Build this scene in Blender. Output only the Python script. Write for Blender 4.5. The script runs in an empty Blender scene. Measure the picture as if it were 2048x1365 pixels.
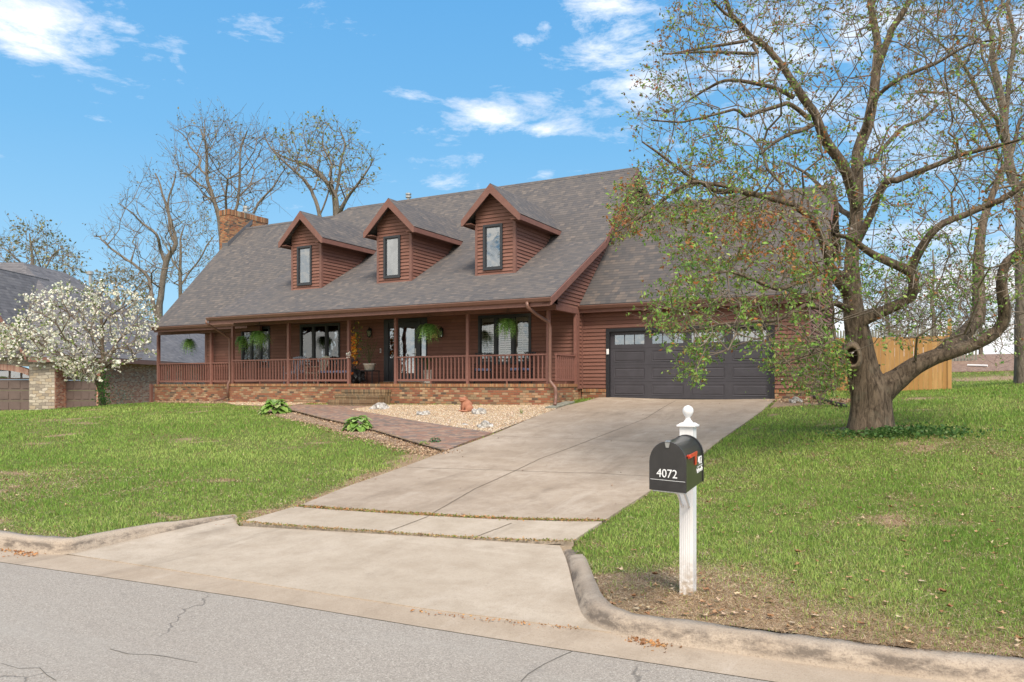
import bpy, bmesh, math, random
import numpy as np
from mathutils import Vector, Matrix
R=math.radians
rnd=random.Random(7); nr=np.random.default_rng(7)
scene=bpy.context.scene
COL=scene.collection
# ------------------------------------------------------------------ camera
EYE=1.9; F=1520.0; YAW=28.4; HOR=768.0; CX=1024.0
S_,C_=math.sin(R(YAW)),math.cos(R(YAW))
cd=bpy.data.cameras.new('camera'); cam=bpy.data.objects.new('camera',cd); COL.objects.link(cam)
cam.location=(0,0,EYE); cam.rotation_euler=(R(90),0,R(YAW))
cd.sensor_width=36; cd.lens=F/2048*36; cd.shift_y=(HOR-682.5)/2048; cd.clip_end=3000; cd.clip_start=.05
scene.camera=cam
def ray(x,y):
    u=(x-CX)/F; return (-S_+u*C_, C_+u*S_, (HOR-y)/F)
def atY(x,y,Y): r=ray(x,y); t=Y/r[1]; return Vector((r[0]*t,Y,EYE+r[2]*t))
def atX(x,y,X): r=ray(x,y); t=X/r[0]; return Vector((X,r[1]*t,EYE+r[2]*t))
def atD(x,y,d): r=ray(x,y); return Vector((r[0]*d,r[1]*d,EYE+r[2]*d))     # d = depth along the view axis
def atZ(x,y,z): r=ray(x,y); t=(z-EYE)/r[2]; return Vector((r[0]*t,r[1]*t,z))
def camf(xc,zc,z): return Vector((-S_*zc+C_*xc, C_*zc+S_*xc, z))
# ------------------------------------------------------------------ render / exposure
vs=scene.view_settings; vs.view_transform='Standard'; vs.look='None'; vs.gamma=1; vs.exposure=0.80
SUN_EL,SUN_AZ=R(52),R(136)      # azimuth clockwise from +Y; sun behind the camera, a little left
# ------------------------------------------------------------------ node helper
class NT:
    def __init__(s,tree): s.t=tree; s.N=tree.nodes; s.L=tree.links
    def node(s,typ,**kw):
        n=s.N.new(typ)
        for k,v in kw.items(): setattr(n,k,v)
        return n
    def put(s,sock,v):
        if hasattr(v,'is_output') or isinstance(v,bpy.types.NodeSocket): s.L.new(v,sock)
        elif v is not None:
            if isinstance(v,(tuple,list)) and len(v)==3 and sock.type=='RGBA': v=(*v,1)
            sock.default_value=v
    def m(s,op,a,b=None,c=None,clamp=False):
        n=s.node('ShaderNodeMath',operation=op); n.use_clamp=clamp
        s.put(n.inputs[0],a)
        if b is not None: s.put(n.inputs[1],b)
        if c is not None: s.put(n.inputs[2],c)
        return n.outputs[0]
    def mix(s,f,a,b,mode='MIX'):
        n=s.node('ShaderNodeMix',data_type='RGBA',blend_type=mode); n.clamp_factor=True
        s.put(n.inputs[0],f); s.put(n.inputs[6],a); s.put(n.inputs[7],b); return n.outputs[2]
    def noise(s,vec,scale,detail=3,rough=.5,dist=0,out=0,dim='3D'):
        n=s.node('ShaderNodeTexNoise',noise_dimensions=dim); 
        if vec is not None: s.put(n.inputs['Vector'],vec)
        n.inputs['Scale'].default_value=scale; n.inputs['Detail'].default_value=detail
        n.inputs['Roughness'].default_value=rough; n.inputs['Distortion'].default_value=dist
        return n.outputs[out]
    def vor(s,vec,scale,feature='F1',out='Distance',rand=1):
        n=s.node('ShaderNodeTexVoronoi',feature=feature); s.put(n.inputs['Vector'],vec)
        n.inputs['Scale'].default_value=scale; n.inputs['Randomness'].default_value=rand
        return n.outputs[out]
    def ramp(s,f,stops,interp='LINEAR'):
        n=s.node('ShaderNodeValToRGB'); s.put(n.inputs[0],f); e=n.color_ramp; e.interpolation=interp
        while len(e.elements)<len(stops): e.elements.new(.5)
        for i,(p,c) in enumerate(stops):
            e.elements[i].position=p
            e.elements[i].color=(c,c,c,1) if isinstance(c,(int,float)) else (*c,1)
        return n.outputs[0]
    def rng(s,v,a,b,c=0,d=1):
        n=s.node('ShaderNodeMapRange'); n.clamp=True
        s.put(n.inputs[0],v); 
        for i,q in enumerate((a,b,c,d)): n.inputs[i+1].default_value=q
        return n.outputs[0]
    def sep(s,v): n=s.node('ShaderNodeSeparateXYZ'); s.put(n.inputs[0],v); return n.outputs
    def comb(s,x=0,y=0,z=0):
        n=s.node('ShaderNodeCombineXYZ')
        for i,q in enumerate((x,y,z)): s.put(n.inputs[i],q)
        return n.outputs[0]
    def vm(s,op,a,b=None):
        n=s.node('ShaderNodeVectorMath',operation=op); s.put(n.inputs[0],a)
        if b is not None: s.put(n.inputs[1],b)
        return n.outputs[0]
    def white(s,v,out='Value',dim='2D'):
        n=s.node('ShaderNodeTexWhiteNoise',noise_dimensions=dim); s.put(n.inputs[0] if dim!='1D' else n.inputs['W'],v); return n.outputs[out]
    def bump(s,h,strength=.3,dist=.02,normal=None):
        n=s.node('ShaderNodeBump'); s.put(n.inputs['Height'],h); n.inputs['Strength'].default_value=strength; n.inputs['Distance'].default_value=dist
        if normal is not None: s.put(n.inputs['Normal'],normal)
        return n.outputs[0]
# ------------------------------------------------------------------ sky
w=bpy.data.worlds.new('World'); scene.world=w; w.use_nodes=True; T=NT(w.node_tree)
for n in list(T.N): T.N.remove(n)
sky=T.node('ShaderNodeTexSky',sky_type='NISHITA'); sky.sun_disc=False; sky.sun_elevation=SUN_EL; sky.sun_rotation=SUN_AZ
sky.air_density=1.0; sky.dust_density=.6; sky.ozone_density=1.0; sky.altitude=300
tc=T.node('ShaderNodeTexCoord').outputs['Generated']
X,Y,Z=T.sep(tc)
az=T.m('ARCTAN2',X,Y); el=T.m('ARCSINE',Z)
def azel(x,y):
    r=Vector(ray(x,y)).normalized(); return math.atan2(r.x,r.y),math.asin(r.z)
CL=[(50,55,190,75,1.15),(60,105,120,22,1.0),(240,48,60,22,.75),(650,30,110,70,.1),(1250,85,135,95,1.15),(1200,20,120,60,1.0),(1270,170,120,50,1.0),
 (1090,45,26,30,.8),(1045,80,48,20,.8),(1150,90,50,40,.7),(985,240,95,42,1.05),(1080,262,85,22,.95),(820,188,45,20,.7),(845,255,40,16,.6),(900,368,75,18,.8),(1085,352,32,16,.7),(1100,196,70,26,.6),
 (355,285,60,36,.55),(1570,95,190,100,1.1),(1720,60,170,110,1.1),(1600,200,180,70,.75),(1930,150,230,120,.75),(2060,60,160,120,.8),(1850,300,330,130,.62),(1930,640,420,200,1.3),(1700,650,170,160,1.1),(2300,500,420,300,1.2),(-250,300,300,120,.7),(-100,620,260,60,.5)]
nz=T.noise(T.vm('MULTIPLY',tc,(1,1,2.9)),8.5,12,.68,.25)
nz2=T.noise(T.vm('MULTIPLY',tc,(1,1,2.6)),2.3,4,.5,.2)
acc=None
for (px,py,wx,wy,k) in CL:
    a0,e0=azel(px,py); wa=abs(azel(px+wx,py)[0]-a0); we=abs(azel(px,py-wy)[1]-e0)
    dx=T.m('DIVIDE',T.m('SUBTRACT',az,a0),wa); dy=T.m('DIVIDE',T.m('SUBTRACT',el,e0),we)
    d=T.m('ADD',T.m('MULTIPLY',dx,dx),T.m('MULTIPLY',dy,dy))
    b=T.m('MULTIPLY',T.m('POWER',2.718,T.m('MULTIPLY',d,-.9)),k)
    acc=b if acc is None else T.m('MAXIMUM',acc,b)
# unseen cloud added to the sky behind the camera as fill light
behind=T.m('MULTIPLY',T.rng(Y,.1,-.3),T.m('ADD',T.m('MULTIPLY',nz2,.9),.75))
acc=T.m('MAXIMUM',acc,behind)
mask=T.rng(T.m('ADD',acc,T.m('MULTIPLY',T.m('SUBTRACT',nz,.5),3.9)),.42,1.35)
deep=T.ramp(T.rng(el,-.02,.62),[(0,(.46,.74,.93)),(.16,(.34,.66,.92)),(.5,(.185,.52,.89)),(1,(.085,.385,.84))])
deep=T.mix(1.0,deep,(7.15,7.15,7.15),'MULTIPLY')
blue=T.mix(.84,sky.outputs[0],deep)
cloudc=T.mix(T.rng(T.m('SUBTRACT',acc,T.m('MULTIPLY',nz,.5)),.2,.9),(6.6,7.0,7.9),(9.2,9.1,9.0))
cloudc=T.mix(T.rng(Y,.1,-.3),cloudc,(11.5,10.9,10.0))  # the added cloud behind the camera is brightened and warmed for fill
skyc=T.mix(T.m('MULTIPLY',mask,.94),blue,cloudc)
bg=T.node('ShaderNodeBackground'); T.put(bg.inputs[0],skyc); bg.inputs[1].default_value=.085
out=T.node('ShaderNodeOutputWorld'); T.L.new(bg.outputs[0],out.inputs[0])
sd=bpy.data.lights.new('sun','SUN'); so=bpy.data.objects.new('sun',sd); COL.objects.link(so)
sd.energy=2.7; sd.angle=R(26); sd.color=(1,.90,.77)
sdir=Vector((math.sin(SUN_AZ)*math.cos(SUN_EL),math.cos(SUN_AZ)*math.cos(SUN_EL),math.sin(SUN_EL)))
so.rotation_euler=sdir.to_track_quat('Z','Y').to_euler(); so.location=(0,-10,30)
# ------------------------------------------------------------------ materials
MATS={}
def material(name,fn=None,col=(.5,.5,.5),rough=.7,metal=0,spec=.4,var=.0,vscale=20,bump=0,bscale=60,emit=None):
    if name in MATS: return MATS[name]
    m=bpy.data.materials.new(name); m.use_nodes=True; t=NT(m.node_tree); b=t.N['Principled BSDF']
    b.inputs['Roughness'].default_value=rough; b.inputs['Metallic'].default_value=metal; b.inputs['Specular IOR Level'].default_value=spec
    oc=t.node('ShaderNodeTexCoord').outputs['Object']
    if fn: fn(t,b,oc)
    else:
        if var:
            n=t.noise(oc,vscale,5,.6); a=tuple(c*(1-var) for c in col); c2=tuple(min(1,c*(1+var)) for c in col)
            t.put(b.inputs['Base Color'],t.mix(t.rng(n,.3,.7),a,c2))
        else: b.inputs['Base Color'].default_value=(*col,1)
        if bump: t.put(b.inputs['Normal'],t.bump(t.noise(oc,bscale,4,.6),bump,.01))
        if emit: b.inputs['Emission Color'].default_value=(*emit[0],1); b.inputs['Emission Strength'].default_value=emit[1]
    MATS[name]=m; return m
def uvs(t): return t.sep(t.node('ShaderNodeTexCoord').outputs['UV'])
def cells(t,u,v,w,h,off='half',jw=0):
    """running bond: per-unit random value, colour vector, and distance to the joint"""
    vr=t.m('DIVIDE',v,h); row=t.m('FLOOR',vr)
    sh=t.m('MULTIPLY',t.m('MODULO',row,2),.5) if off=='half' else t.white(row,dim='1D')
    ur=t.m('ADD',t.m('DIVIDE',u,w),sh); colm=t.m('FLOOR',ur)
    fu=t.m('SUBTRACT',ur,colm); fv=t.m('SUBTRACT',vr,row)
    idv=t.comb(colm,row,0)
    r1=t.white(idv,'Value'); rc=t.white(idv,'Color')
    eu=t.m('MULTIPLY',t.m('MINIMUM',fu,t.m('SUBTRACT',1,fu)),w); ev=t.m('MULTIPLY',t.m('MINIMUM',fv,t.m('SUBTRACT',1,fv)),h)
    return r1,rc,t.m('MINIMUM',eu,ev),fu,fv,row
def brick_mat(name,stops,mortar,w=.205,h=.074,joint=.0075,stain=.35,flip=False,warp=0):
    def fn(t,b,oc):
        u,v,_=uvs(t)
        if flip: u,v=v,u
        if warp:
            nn=t.node('ShaderNodeTexNoise'); t.put(nn.inputs['Vector'],oc); nn.inputs['Scale'].default_value=2.6
            a,c,d=t.sep(nn.outputs['Color']); u=t.m('ADD',u,t.m('MULTIPLY',t.m('SUBTRACT',a,.5),warp)); v=t.m('ADD',v,t.m('MULTIPLY',t.m('SUBTRACT',c,.5),warp))
        r1,rc,e,fu,fv,row=cells(t,u,v,w,h)
        c=t.ramp(r1,stops,'CONSTANT')
        n=t.noise(oc,38,5,.65); c=t.mix(t.rng(n,.35,.75,0,.5),c,t.mix(.5,c,(.05,.04,.035)))
        c=t.mix(t.rng(t.noise(oc,1.3,5,.7),.56,.72,0,stain),c,(.075,.065,.045))
        c=t.mix(t.rng(t.noise(oc,9,4,.7),.62,.8,0,.35),c,(.40,.34,.27))
        mm=t.rng(e,joint*.6,joint*1.3); c=t.mix(mm,mortar,c)
        t.put(b.inputs['Base Color'],c); b.inputs['Roughness'].default_value=.9
        t.put(b.inputs['Normal'],t.bump(t.m('ADD',mm,t.m('MULTIPLY',n,.5)),.6,.008))
    return material(name,fn)
BR=[(0,(.31,.115,.06)),(.16,(.38,.19,.10)),(.3,(.25,.09,.055)),(.42,(.41,.26,.16)),(.55,(.32,.125,.07)),(.68,(.31,.22,.13)),(.78,(.12,.08,.06)),(.86,(.50,.32,.19)),(.93,(.22,.13,.08))]
m_brick=brick_mat('porch_brick',BR,(.20,.145,.09))
m_rowlock=brick_mat('rowlock_brick',[(0,(.38,.17,.075)),(.3,(.45,.25,.12)),(.6,(.32,.13,.06)),(.85,(.25,.17,.1))],(.22,.17,.11),w=.072,h=.3,stain=.2)
m_stepbrick=brick_mat('step_brick',[(0,(.24,.16,.09)),(.3,(.30,.20,.11)),(.6,(.2,.12,.065)),(.85,(.15,.11,.07))],(.14,.115,.075),w=.072,h=.3,stain=.6)
m_chimbrick=brick_mat('chimney_brick',[(0,(.34,.12,.05)),(.3,(.42,.2,.09)),(.55,(.2,.08,.045)),(.75,(.3,.16,.08)),(.88,(.09,.06,.045))],(.22,.17,.12),stain=.35)
m_paver=brick_mat('paver_brick',[(0,(.29,.16,.11)),(.25,(.33,.20,.145)),(.45,(.24,.135,.10)),(.62,(.20,.15,.13)),(.8,(.36,.24,.17)),(.92,(.16,.12,.10))],(.2,.155,.12),w=.2,h=.1,stain=.25)
m_nbrick=brick_mat('old_brick',[(0,(.42,.17,.10)),(.25,(.48,.26,.18)),(.5,(.34,.12,.075)),(.7,(.52,.34,.25)),(.88,(.24,.11,.08))],(.40,.31,.24),stain=.1)
m_stone=brick_mat('ledge_stone',[(0,(.48,.42,.33)),(.25,(.36,.31,.25)),(.45,(.56,.5,.41)),(.65,(.3,.26,.21)),(.8,(.43,.35,.25))],(.17,.145,.12),w=.33,h=.155,joint=.012,stain=.25,warp=.22)
def shingle(name,stops,w=.17,h=.143,wave=0):
    def fn(t,b,oc):
        u,v,_=uvs(t)
        vr=t.m('DIVIDE',v,h); row=t.m('FLOOR',vr); fv=t.m('SUBTRACT',vr,row)
        o=t.white(row,dim='1D'); ur=t.m('ADD',t.m('DIVIDE',u,w),t.m('MULTIPLY',o,7.3)); cm=t.m('FLOOR',ur); fu=t.m('SUBTRACT',ur,cm)
        r1=t.white(t.comb(cm,row,0)); r2=t.white(t.comb(t.m('FLOOR',t.m('MULTIPLY',ur,.5)),row,3),dim='3D')
        c=t.ramp(r1,stops); c=t.mix(t.rng(r2,.2,.8,0,.3),c,t.ramp(r2,stops))
        g=t.noise(oc,150,2,.5); c=t.mix(t.rng(g,.3,.7,0,.3),c,(.04,.04,.04))
        big=t.noise(oc,.7,4,.6); c=t.mix(t.rng(big,.35,.75,0,.15),c,(.17,.155,.145))
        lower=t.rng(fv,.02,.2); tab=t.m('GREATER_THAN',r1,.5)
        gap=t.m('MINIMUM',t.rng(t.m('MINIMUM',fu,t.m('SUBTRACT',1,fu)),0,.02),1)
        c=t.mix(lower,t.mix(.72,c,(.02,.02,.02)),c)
        t.put(b.inputs['Base Color'],c); b.inputs['Roughness'].default_value=.93; b.inputs['Specular IOR Level'].default_value=.25
        hgt=t.m('ADD',t.m('MULTIPLY',t.m('SUBTRACT',1,fv),lower),t.m('MULTIPLY',tab,.35))
        t.put(b.inputs['Normal'],t.bump(hgt,.9,.012))
    return material(name,fn)
SH=[(0,(.095,.092,.098)),(.25,(.135,.120,.115)),(.45,(.105,.10,.106)),(.65,(.165,.142,.13)),(.85,(.12,.111,.112)),(1,(.205,.172,.152))]
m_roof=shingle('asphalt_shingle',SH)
m_groof=shingle('garage_shingle',[(0,(.078,.075,.078)),(.3,(.115,.102,.098)),(.55,(.092,.087,.09)),(.8,(.14,.118,.106)),(1,(.18,.145,.125))])
m_nroof=shingle('slate_shingle',[(0,(.115,.11,.12)),(.4,(.19,.18,.19)),(.7,(.14,.135,.145)),(1,(.23,.215,.22))],w=.3,h=.2)
LAPH=.118
def siding(name,c1,c2):
    def fn(t,b,oc):
        x,y,z=t.sep(oc); row=t.m('FLOOR',t.m('DIVIDE',z,LAPH)); xy=t.m('ADD',x,y)
        brd=t.m('FLOOR',t.m('ADD',t.m('DIVIDE',xy,2.7),t.m('MULTIPLY',t.white(row,dim='1D'),9)))
        r=t.white(t.comb(brd,row,0)); c=t.mix(r,c1,c2)
        st=t.noise(t.vm('MULTIPLY',oc,(1.2,1.2,26)),3,5,.65); c=t.mix(t.rng(st,.3,.75,0,.55),c,tuple(q*.62 for q in c1))
        f=t.noise(oc,1.1,4,.6); c=t.mix(t.rng(f,.55,.8,0,.35),c,(.30,.15,.09)); fr_=t.m('FRACT',t.m('DIVIDE',z,LAPH)); c=t.mix(t.rng(fr_,.86,.98,0,.7),c,(.03,.014,.01))  # shade under each lap painted in as a dark line along the board tops
        t.put(b.inputs['Base Color'],c); b.inputs['Roughness'].default_value=.72
        t.put(b.inputs['Normal'],t.bump(st,.35,.004))
    return material(name,fn)
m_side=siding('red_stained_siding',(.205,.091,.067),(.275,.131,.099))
m_trim=material('red_brown_trim',col=(.20,.095,.075),rough=.6,var=.13,vscale=4,bump=.15,bscale=40)
m_post=material('red_porch_paint',col=(.235,.108,.086),rough=.55,var=.12,vscale=9)
m_gutter=material('brown_gutter_paint',col=(.20,.105,.08),rough=.4,var=.08,vscale=5)
m_soffit=material('brown_soffit',col=(.16,.075,.055),rough=.8,var=.1,vscale=3)
m_black=material('black_paint',col=(.022,.022,.026),rough=.42,var=.2,vscale=15)
m_winframe=material('charcoal_window_frame',col=(.035,.038,.045),rough=.45,var=.15,vscale=10)
m_gdoor=material('charcoal_garage_paint',fn=None,col=(.060,.056,.066),rough=.5,var=.14,vscale=3,bump=.12,bscale=90)
m_white=material('white_vinyl',fn=lambda t,b,oc:(t.put(b.inputs['Base Color'],t.mix(t.rng(t.noise(t.vm('MULTIPLY',oc,(30,30,2)),2.2,6,.7),.5,.8,0,.35),(.78,.77,.77),(.42,.39,.36))),t.put(b.inputs['Base Color'],t.mix(t.m('MULTIPLY',t.rng(t.sep(oc)[2],.35,.0),t.rng(t.noise(oc,22,5,.7),.35,.6)),b.inputs['Base Color'].links[0].from_socket,(.36,.27,.18))),t.put(b.inputs['Roughness'],.55)))
m_vinyl=material('cream_blind',col=(.62,.58,.48),rough=.6)
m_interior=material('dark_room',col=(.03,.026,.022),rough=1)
m_glass=material('window_glass',fn=lambda t,b,oc:None)
def mkglass(name,tr,rf=.07):
    m=bpy.data.materials.new(name); m.use_nodes=True; t=NT(m.node_tree); N=t.N; N.remove(N['Principled BSDF'])
    gl=t.node('ShaderNodeBsdfGlossy'); gl.inputs['Roughness'].default_value=.03; gl.inputs['Color'].default_value=(.9,.93,.95,1)
    tr_=t.node('ShaderNodeBsdfTransparent'); tr_.inputs[0].default_value=(tr,tr,tr,1)
    fr=t.node('ShaderNodeFresnel'); fr.inputs[0].default_value=1.6
    oc=t.node('ShaderNodeTexCoord').outputs['Object']
    t.put(gl.inputs['Normal'],t.bump(t.noise(oc,1.6,2,.5),.15,.05))
    mx=t.node('ShaderNodeMixShader'); t.put(mx.inputs[0],t.m('ADD',fr.outputs[0],rf)); t.L.new(tr_.outputs[0],mx.inputs[1]); t.L.new(gl.outputs[0],mx.inputs[2])
    t.L.new(mx.outputs[0],N['Material Output'].inputs[0]); MATS[name]=m; return m
m_glass=mkglass('clear_glass',.8); m_dglass=mkglass('dark_glass',.35,.26)
def concrete(name,c1,c2,c3,spk=.5):
    def fn(t,b,oc):
        n=t.noise(oc,.55,6,.65); n2=t.noise(oc,2.4,8,.75); sp=t.noise(oc,95,2,.6); x,y,z=t.sep(oc)
        c=t.mix(t.rng(n,.38,.62),c1,c2); c=t.mix(t.rng(n2,.42,.66,0,.75),c,c3); st_=t.noise(t.vm('MULTIPLY',oc,(1.6,.35,1)),1.1,7,.7,.4); c=t.mix(t.rng(st_,.54,.70,0,.5),c,tuple(q*.6 for q in c3)); c=t.mix(t.rng(st_,.42,.32,0,.35),c,(.56,.48,.40)); c=t.mix(t.m('MULTIPLY',t.white(t.comb(t.m('FLOOR',t.m('DIVIDE',y,3.55)),t.m('FLOOR',t.m('DIVIDE',t.m('ADD',x,5.6),2.2)),0)),.22),c,c3)
        c=t.mix(t.rng(sp,.55,.75,0,spk),c,tuple(q*.55 for q in c3)); c=t.mix(t.rng(sp,.22,.38,spk*.7,0),c,(.62,.58,.52))
        c=t.mix(t.rng(t.noise(oc,24,4,.7),.62,.74,0,.45),c,tuple(q*.5 for q in c3))
        t.put(b.inputs['Base Color'],c); b.inputs['Roughness'].default_value=.92; b.inputs['Specular IOR Level'].default_value=.25
        t.put(b.inputs['Normal'],t.bump(t.m('ADD',sp,n2),.35,.006))
    return material(name,fn)
#drv
m_drive=concrete('driveway_concrete',(.36,.285,.215),(.44,.36,.285),(.27,.205,.15))
m_apron=concrete('apron_concrete',(.43,.355,.275),(.49,.41,.325),(.34,.27,.20))
m_gut=concrete('gutter_concrete',(.40,.315,.235),(.45,.365,.28),(.33,.255,.185))
def kerbmat(t,b,oc):
    n=t.noise(oc,1.6,6,.7); sp=t.noise(oc,70,4,.7); x,y,z=t.sep(oc)
    c=t.mix(t.rng(n,.3,.7),(.36,.285,.215),(.46,.38,.30)); c=t.mix(t.rng(sp,.5,.72,0,.7),c,(.17,.13,.10)); c=t.mix(t.rng(sp,.3,.2,0,.6),c,(.6,.53,.45))
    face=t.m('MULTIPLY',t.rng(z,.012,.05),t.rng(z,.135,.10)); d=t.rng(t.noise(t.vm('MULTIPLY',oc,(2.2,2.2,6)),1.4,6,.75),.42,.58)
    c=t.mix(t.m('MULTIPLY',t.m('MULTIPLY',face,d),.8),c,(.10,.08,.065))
    t.put(b.inputs['Base Color'],c); b.inputs['Roughness'].default_value=.95; t.put(b.inputs['Normal'],t.bump(t.m('ADD',sp,t.noise(oc,14,4,.6)),.6,.015))
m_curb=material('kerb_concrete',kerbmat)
def asphalt(t,b,oc):
    v=t.node('ShaderNodeTexVoronoi'); t.put(v.inputs['Vector'],oc); v.inputs['Scale'].default_value=120
    r=t.sep(v.outputs['Color'])[0]; c=t.ramp(r,[(0,(.22,.19,.16)),(.3,(.30,.262,.222)),(.6,(.35,.307,.262)),(.85,(.40,.352,.30)),(1,(.50,.45,.385))])
    n=t.noise(oc,.5,5,.6); c=t.mix(t.rng(n,.3,.7,0,.35),c,(.29,.25,.212))
    c=t.mix(t.rng(t.noise(oc,240,2,.5),.5,.7,0,.35),c,(.15,.14,.125)); c=t.mix(t.rng(t.noise(t.vm('MULTIPLY',oc,(.25,1.1,1)),1.0,6,.65),.48,.68,0,.4),c,(.36,.33,.29)); c=t.mix(t.rng(t.noise(oc,1.9,6,.7),.60,.74,0,.4),c,(.17,.155,.14))
    wv=t.node('ShaderNodeTexNoise'); t.put(wv.inputs['Vector'],oc); wv.inputs['Scale'].default_value=5; wv.inputs['Detail'].default_value=5
    wo=t.vm('ADD',oc,t.vm('MULTIPLY',wv.outputs['Color'],(.3,.3,0)))
    e=t.vor(wo,.42,'DISTANCE_TO_EDGE'); on=t.rng(t.noise(oc,.8,2,.5),.5,.58)
    ck=t.m('MULTIPLY',t.rng(e,.005,.001),on)
    c=t.mix(t.m('MULTIPLY',ck,.5),c,(.06,.055,.05))
    t.put(b.inputs['Base Color'],c); b.inputs['Roughness'].default_value=.9; b.inputs['Specular IOR Level'].default_value=.3
    t.put(b.inputs['Normal'],t.bump(t.m('SUBTRACT',r,t.m('MULTIPLY',ck,3)),.5,.005))
m_asph=material('weathered_asphalt',asphalt)
def lawn(t,b,oc):
    n=t.noise(oc,1.1,6,.7); n2=t.noise(oc,14,5,.7); n3=t.noise(oc,70,3,.6)
    c=t.ramp(n2,[(.3,(.07,.10,.025)),(.5,(.12,.16,.035)),(.7,(.20,.20,.07))])
    c=t.mix(t.rng(n,.55,.75,0,.6),c,(.25,.19,.09))
    c=t.mix(t.rng(n3,.5,.75,0,.6),c,(.22,.17,.09))
    at=t.node('ShaderNodeAttribute'); at.attribute_name='bare'
    br=t.mix(t.rng(n3,.3,.7),(.17,.10,.06),(.50,.37,.24)); c=t.mix(t.rng(t.m('ADD',at.outputs['Fac'],t.m('MULTIPLY',t.m('SUBTRACT',n2,.5),.9)),.35,.6),c,br)
    t.put(b.inputs['Base Color'],c); b.inputs['Roughness'].default_value=1; b.inputs['Specular IOR Level'].default_value=.1
    t.put(b.inputs['Normal'],t.bump(t.m('ADD',n3,n2),.8,.03))
m_lawn=material('lawn_turf',lawn)
def vcol(name,rough=.6,trans=0,spec=.3):
    m=bpy.data.materials.new(name); m.use_nodes=True; t=NT(m.node_tree); b=t.N['Principled BSDF']
    at=t.node('ShaderNodeAttribute'); at.attribute_name='col'; t.put(b.inputs['Base Color'],at.outputs['Color'])
    b.inputs['Roughness'].default_value=rough; b.inputs['Specular IOR Level'].default_value=spec
    if trans:
        tl=t.node('ShaderNodeBsdfTranslucent'); t.put(tl.inputs[0],at.outputs['Color']); mx=t.node('ShaderNodeMixShader'); mx.inputs[0].default_value=trans
        t.L.new(b.outputs[0],mx.inputs[1]); t.L.new(tl.outputs[0],mx.inputs[2]); t.L.new(mx.outputs[0],t.N['Material Output'].inputs[0])
    MATS[name]=m; return m
m_leaf=vcol('leaf',.5,.4); m_blade=vcol('grass_blade',.55,.3); m_litter=vcol('leaf_litter',.8,.0); m_pebble=vcol('pebble',.75); m_petal=vcol('petal',.6,.3)
def bark(name,c1,c2,c3,sc=1):
    def fn(t,b,oc):
        v=t.noise(t.vm('MULTIPLY',oc,(14*sc,14*sc,3.2*sc)),1,7,.72,.8); n=t.noise(oc,3,4,.6)
        c=t.mix(t.rng(v,.35,.62),c1,c2); c=t.mix(t.rng(n,.55,.8,0,.6),c,c3)
        t.put(b.inputs['Base Color'],c); b.inputs['Roughness'].default_value=.95; b.inputs['Specular IOR Level'].default_value=.2
        t.put(b.inputs['Normal'],t.bump(v,1.0,.05))
    return material(name,fn)
m_bark=bark('brown_bark',(.04,.029,.021),(.24,.18,.13),(.20,.20,.15))
m_twig=material('twig_bark',col=(.19,.15,.115),rough=.9,var=.35,vscale=6)
m_gbark=bark('grey_bark',(.10,.082,.065),(.27,.225,.18),(.24,.22,.17))
m_dirt=material('joint_dirt',col=(.20,.115,.055),rough=1,var=.5,vscale=50,bump=.8,bscale=60)
m_crack=material('joint_line',col=(.16,.125,.09),rough=1,var=.4,vscale=40)
m_crackd=material('crack_grit',col=(.13,.118,.10),rough=1)
m_mulch=material('bed_mulch',col=(.26,.18,.12),rough=1,var=.5,vscale=30,bump=1,bscale=40)
m_bank=material('leaf_bank',fn=lambda t,b,oc:(t.put(b.inputs['Base Color'],t.ramp(t.noise(oc,5,8,.75),[(.3,(.13,.075,.05)),(.5,(.30,.19,.135)),(.7,(.42,.30,.22))])),t.put(b.inputs['Normal'],t.bump(t.noise(oc,12,5,.7),1,.1))))
m_gravelbase=material('gravel_base',col=(.30,.22,.15),rough=1,var=.4,vscale=40,bump=1,bscale=50)
m_fence=material('raw_pine_fence',fn=lambda t,b,oc:(lambda x,z,y:(t.put(b.inputs['Base Color'],t.mix(t.rng(t.noise(t.vm('MULTIPLY',oc,(9,9,1)),2,5,.6),.3,.75,0,.6),t.mix(t.white(t.m('FLOOR',t.m('DIVIDE',x,.14)),dim='1D'),(.50,.27,.09),(.62,.37,.15)),(.34,.17,.06)))))(t.sep(oc)[0],0,0))
m_metal=material('steel_vent',col=(.45,.44,.42),rough=.4,metal=.7)
m_flash=material('lead_flashing',col=(.11,.11,.12),rough=.5)
m_letter=material('white_lettering',col=(.85,.85,.85),rough=.5)
m_gold=material('gold_number',col=(.72,.48,.16),rough=.35,metal=.4)
m_mail=material('dark_mailbox_paint',col=(.036,.033,.033),rough=.28,var=.25,vscale=8,spec=.6)
m_flag=material('red_flag_paint',col=(.62,.07,.03),rough=.4)
m_lamp=material('lit_downlight',col=(1,.9,.7),emit=((1,.78,.5),6))
m_terra=material('terracotta',fn=lambda t,b,oc:(t.put(b.inputs['Base Color'],t.mix(t.noise(oc,9,5,.7),(.27,.095,.05),(.46,.22,.14))),t.put(b.inputs['Roughness'],.85),t.put(b.inputs['Normal'],t.bump(t.noise(oc,50,4,.6),.3,.01))))
m_rock=material('grey_rock',fn=lambda t,b,oc:(t.put(b.inputs['Base Color'],t.ramp(t.noise(oc,9,6,.7,.5),[(.3,(.07,.06,.05)),(.48,(.30,.28,.26)),(.6,(.55,.53,.50)),(.75,(.72,.71,.70))])),t.put(b.inputs['Roughness'],.9),t.put(b.inputs['Normal'],t.bump(t.noise(oc,18,5,.7),.7,.03))))
m_blue=material('blue_cushion',col=(.30,.36,.58),rough=.9,var=.1)
m_greyp=material('grey_blue_plastic',col=(.28,.31,.38),rough=.6,var=.1)
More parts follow.
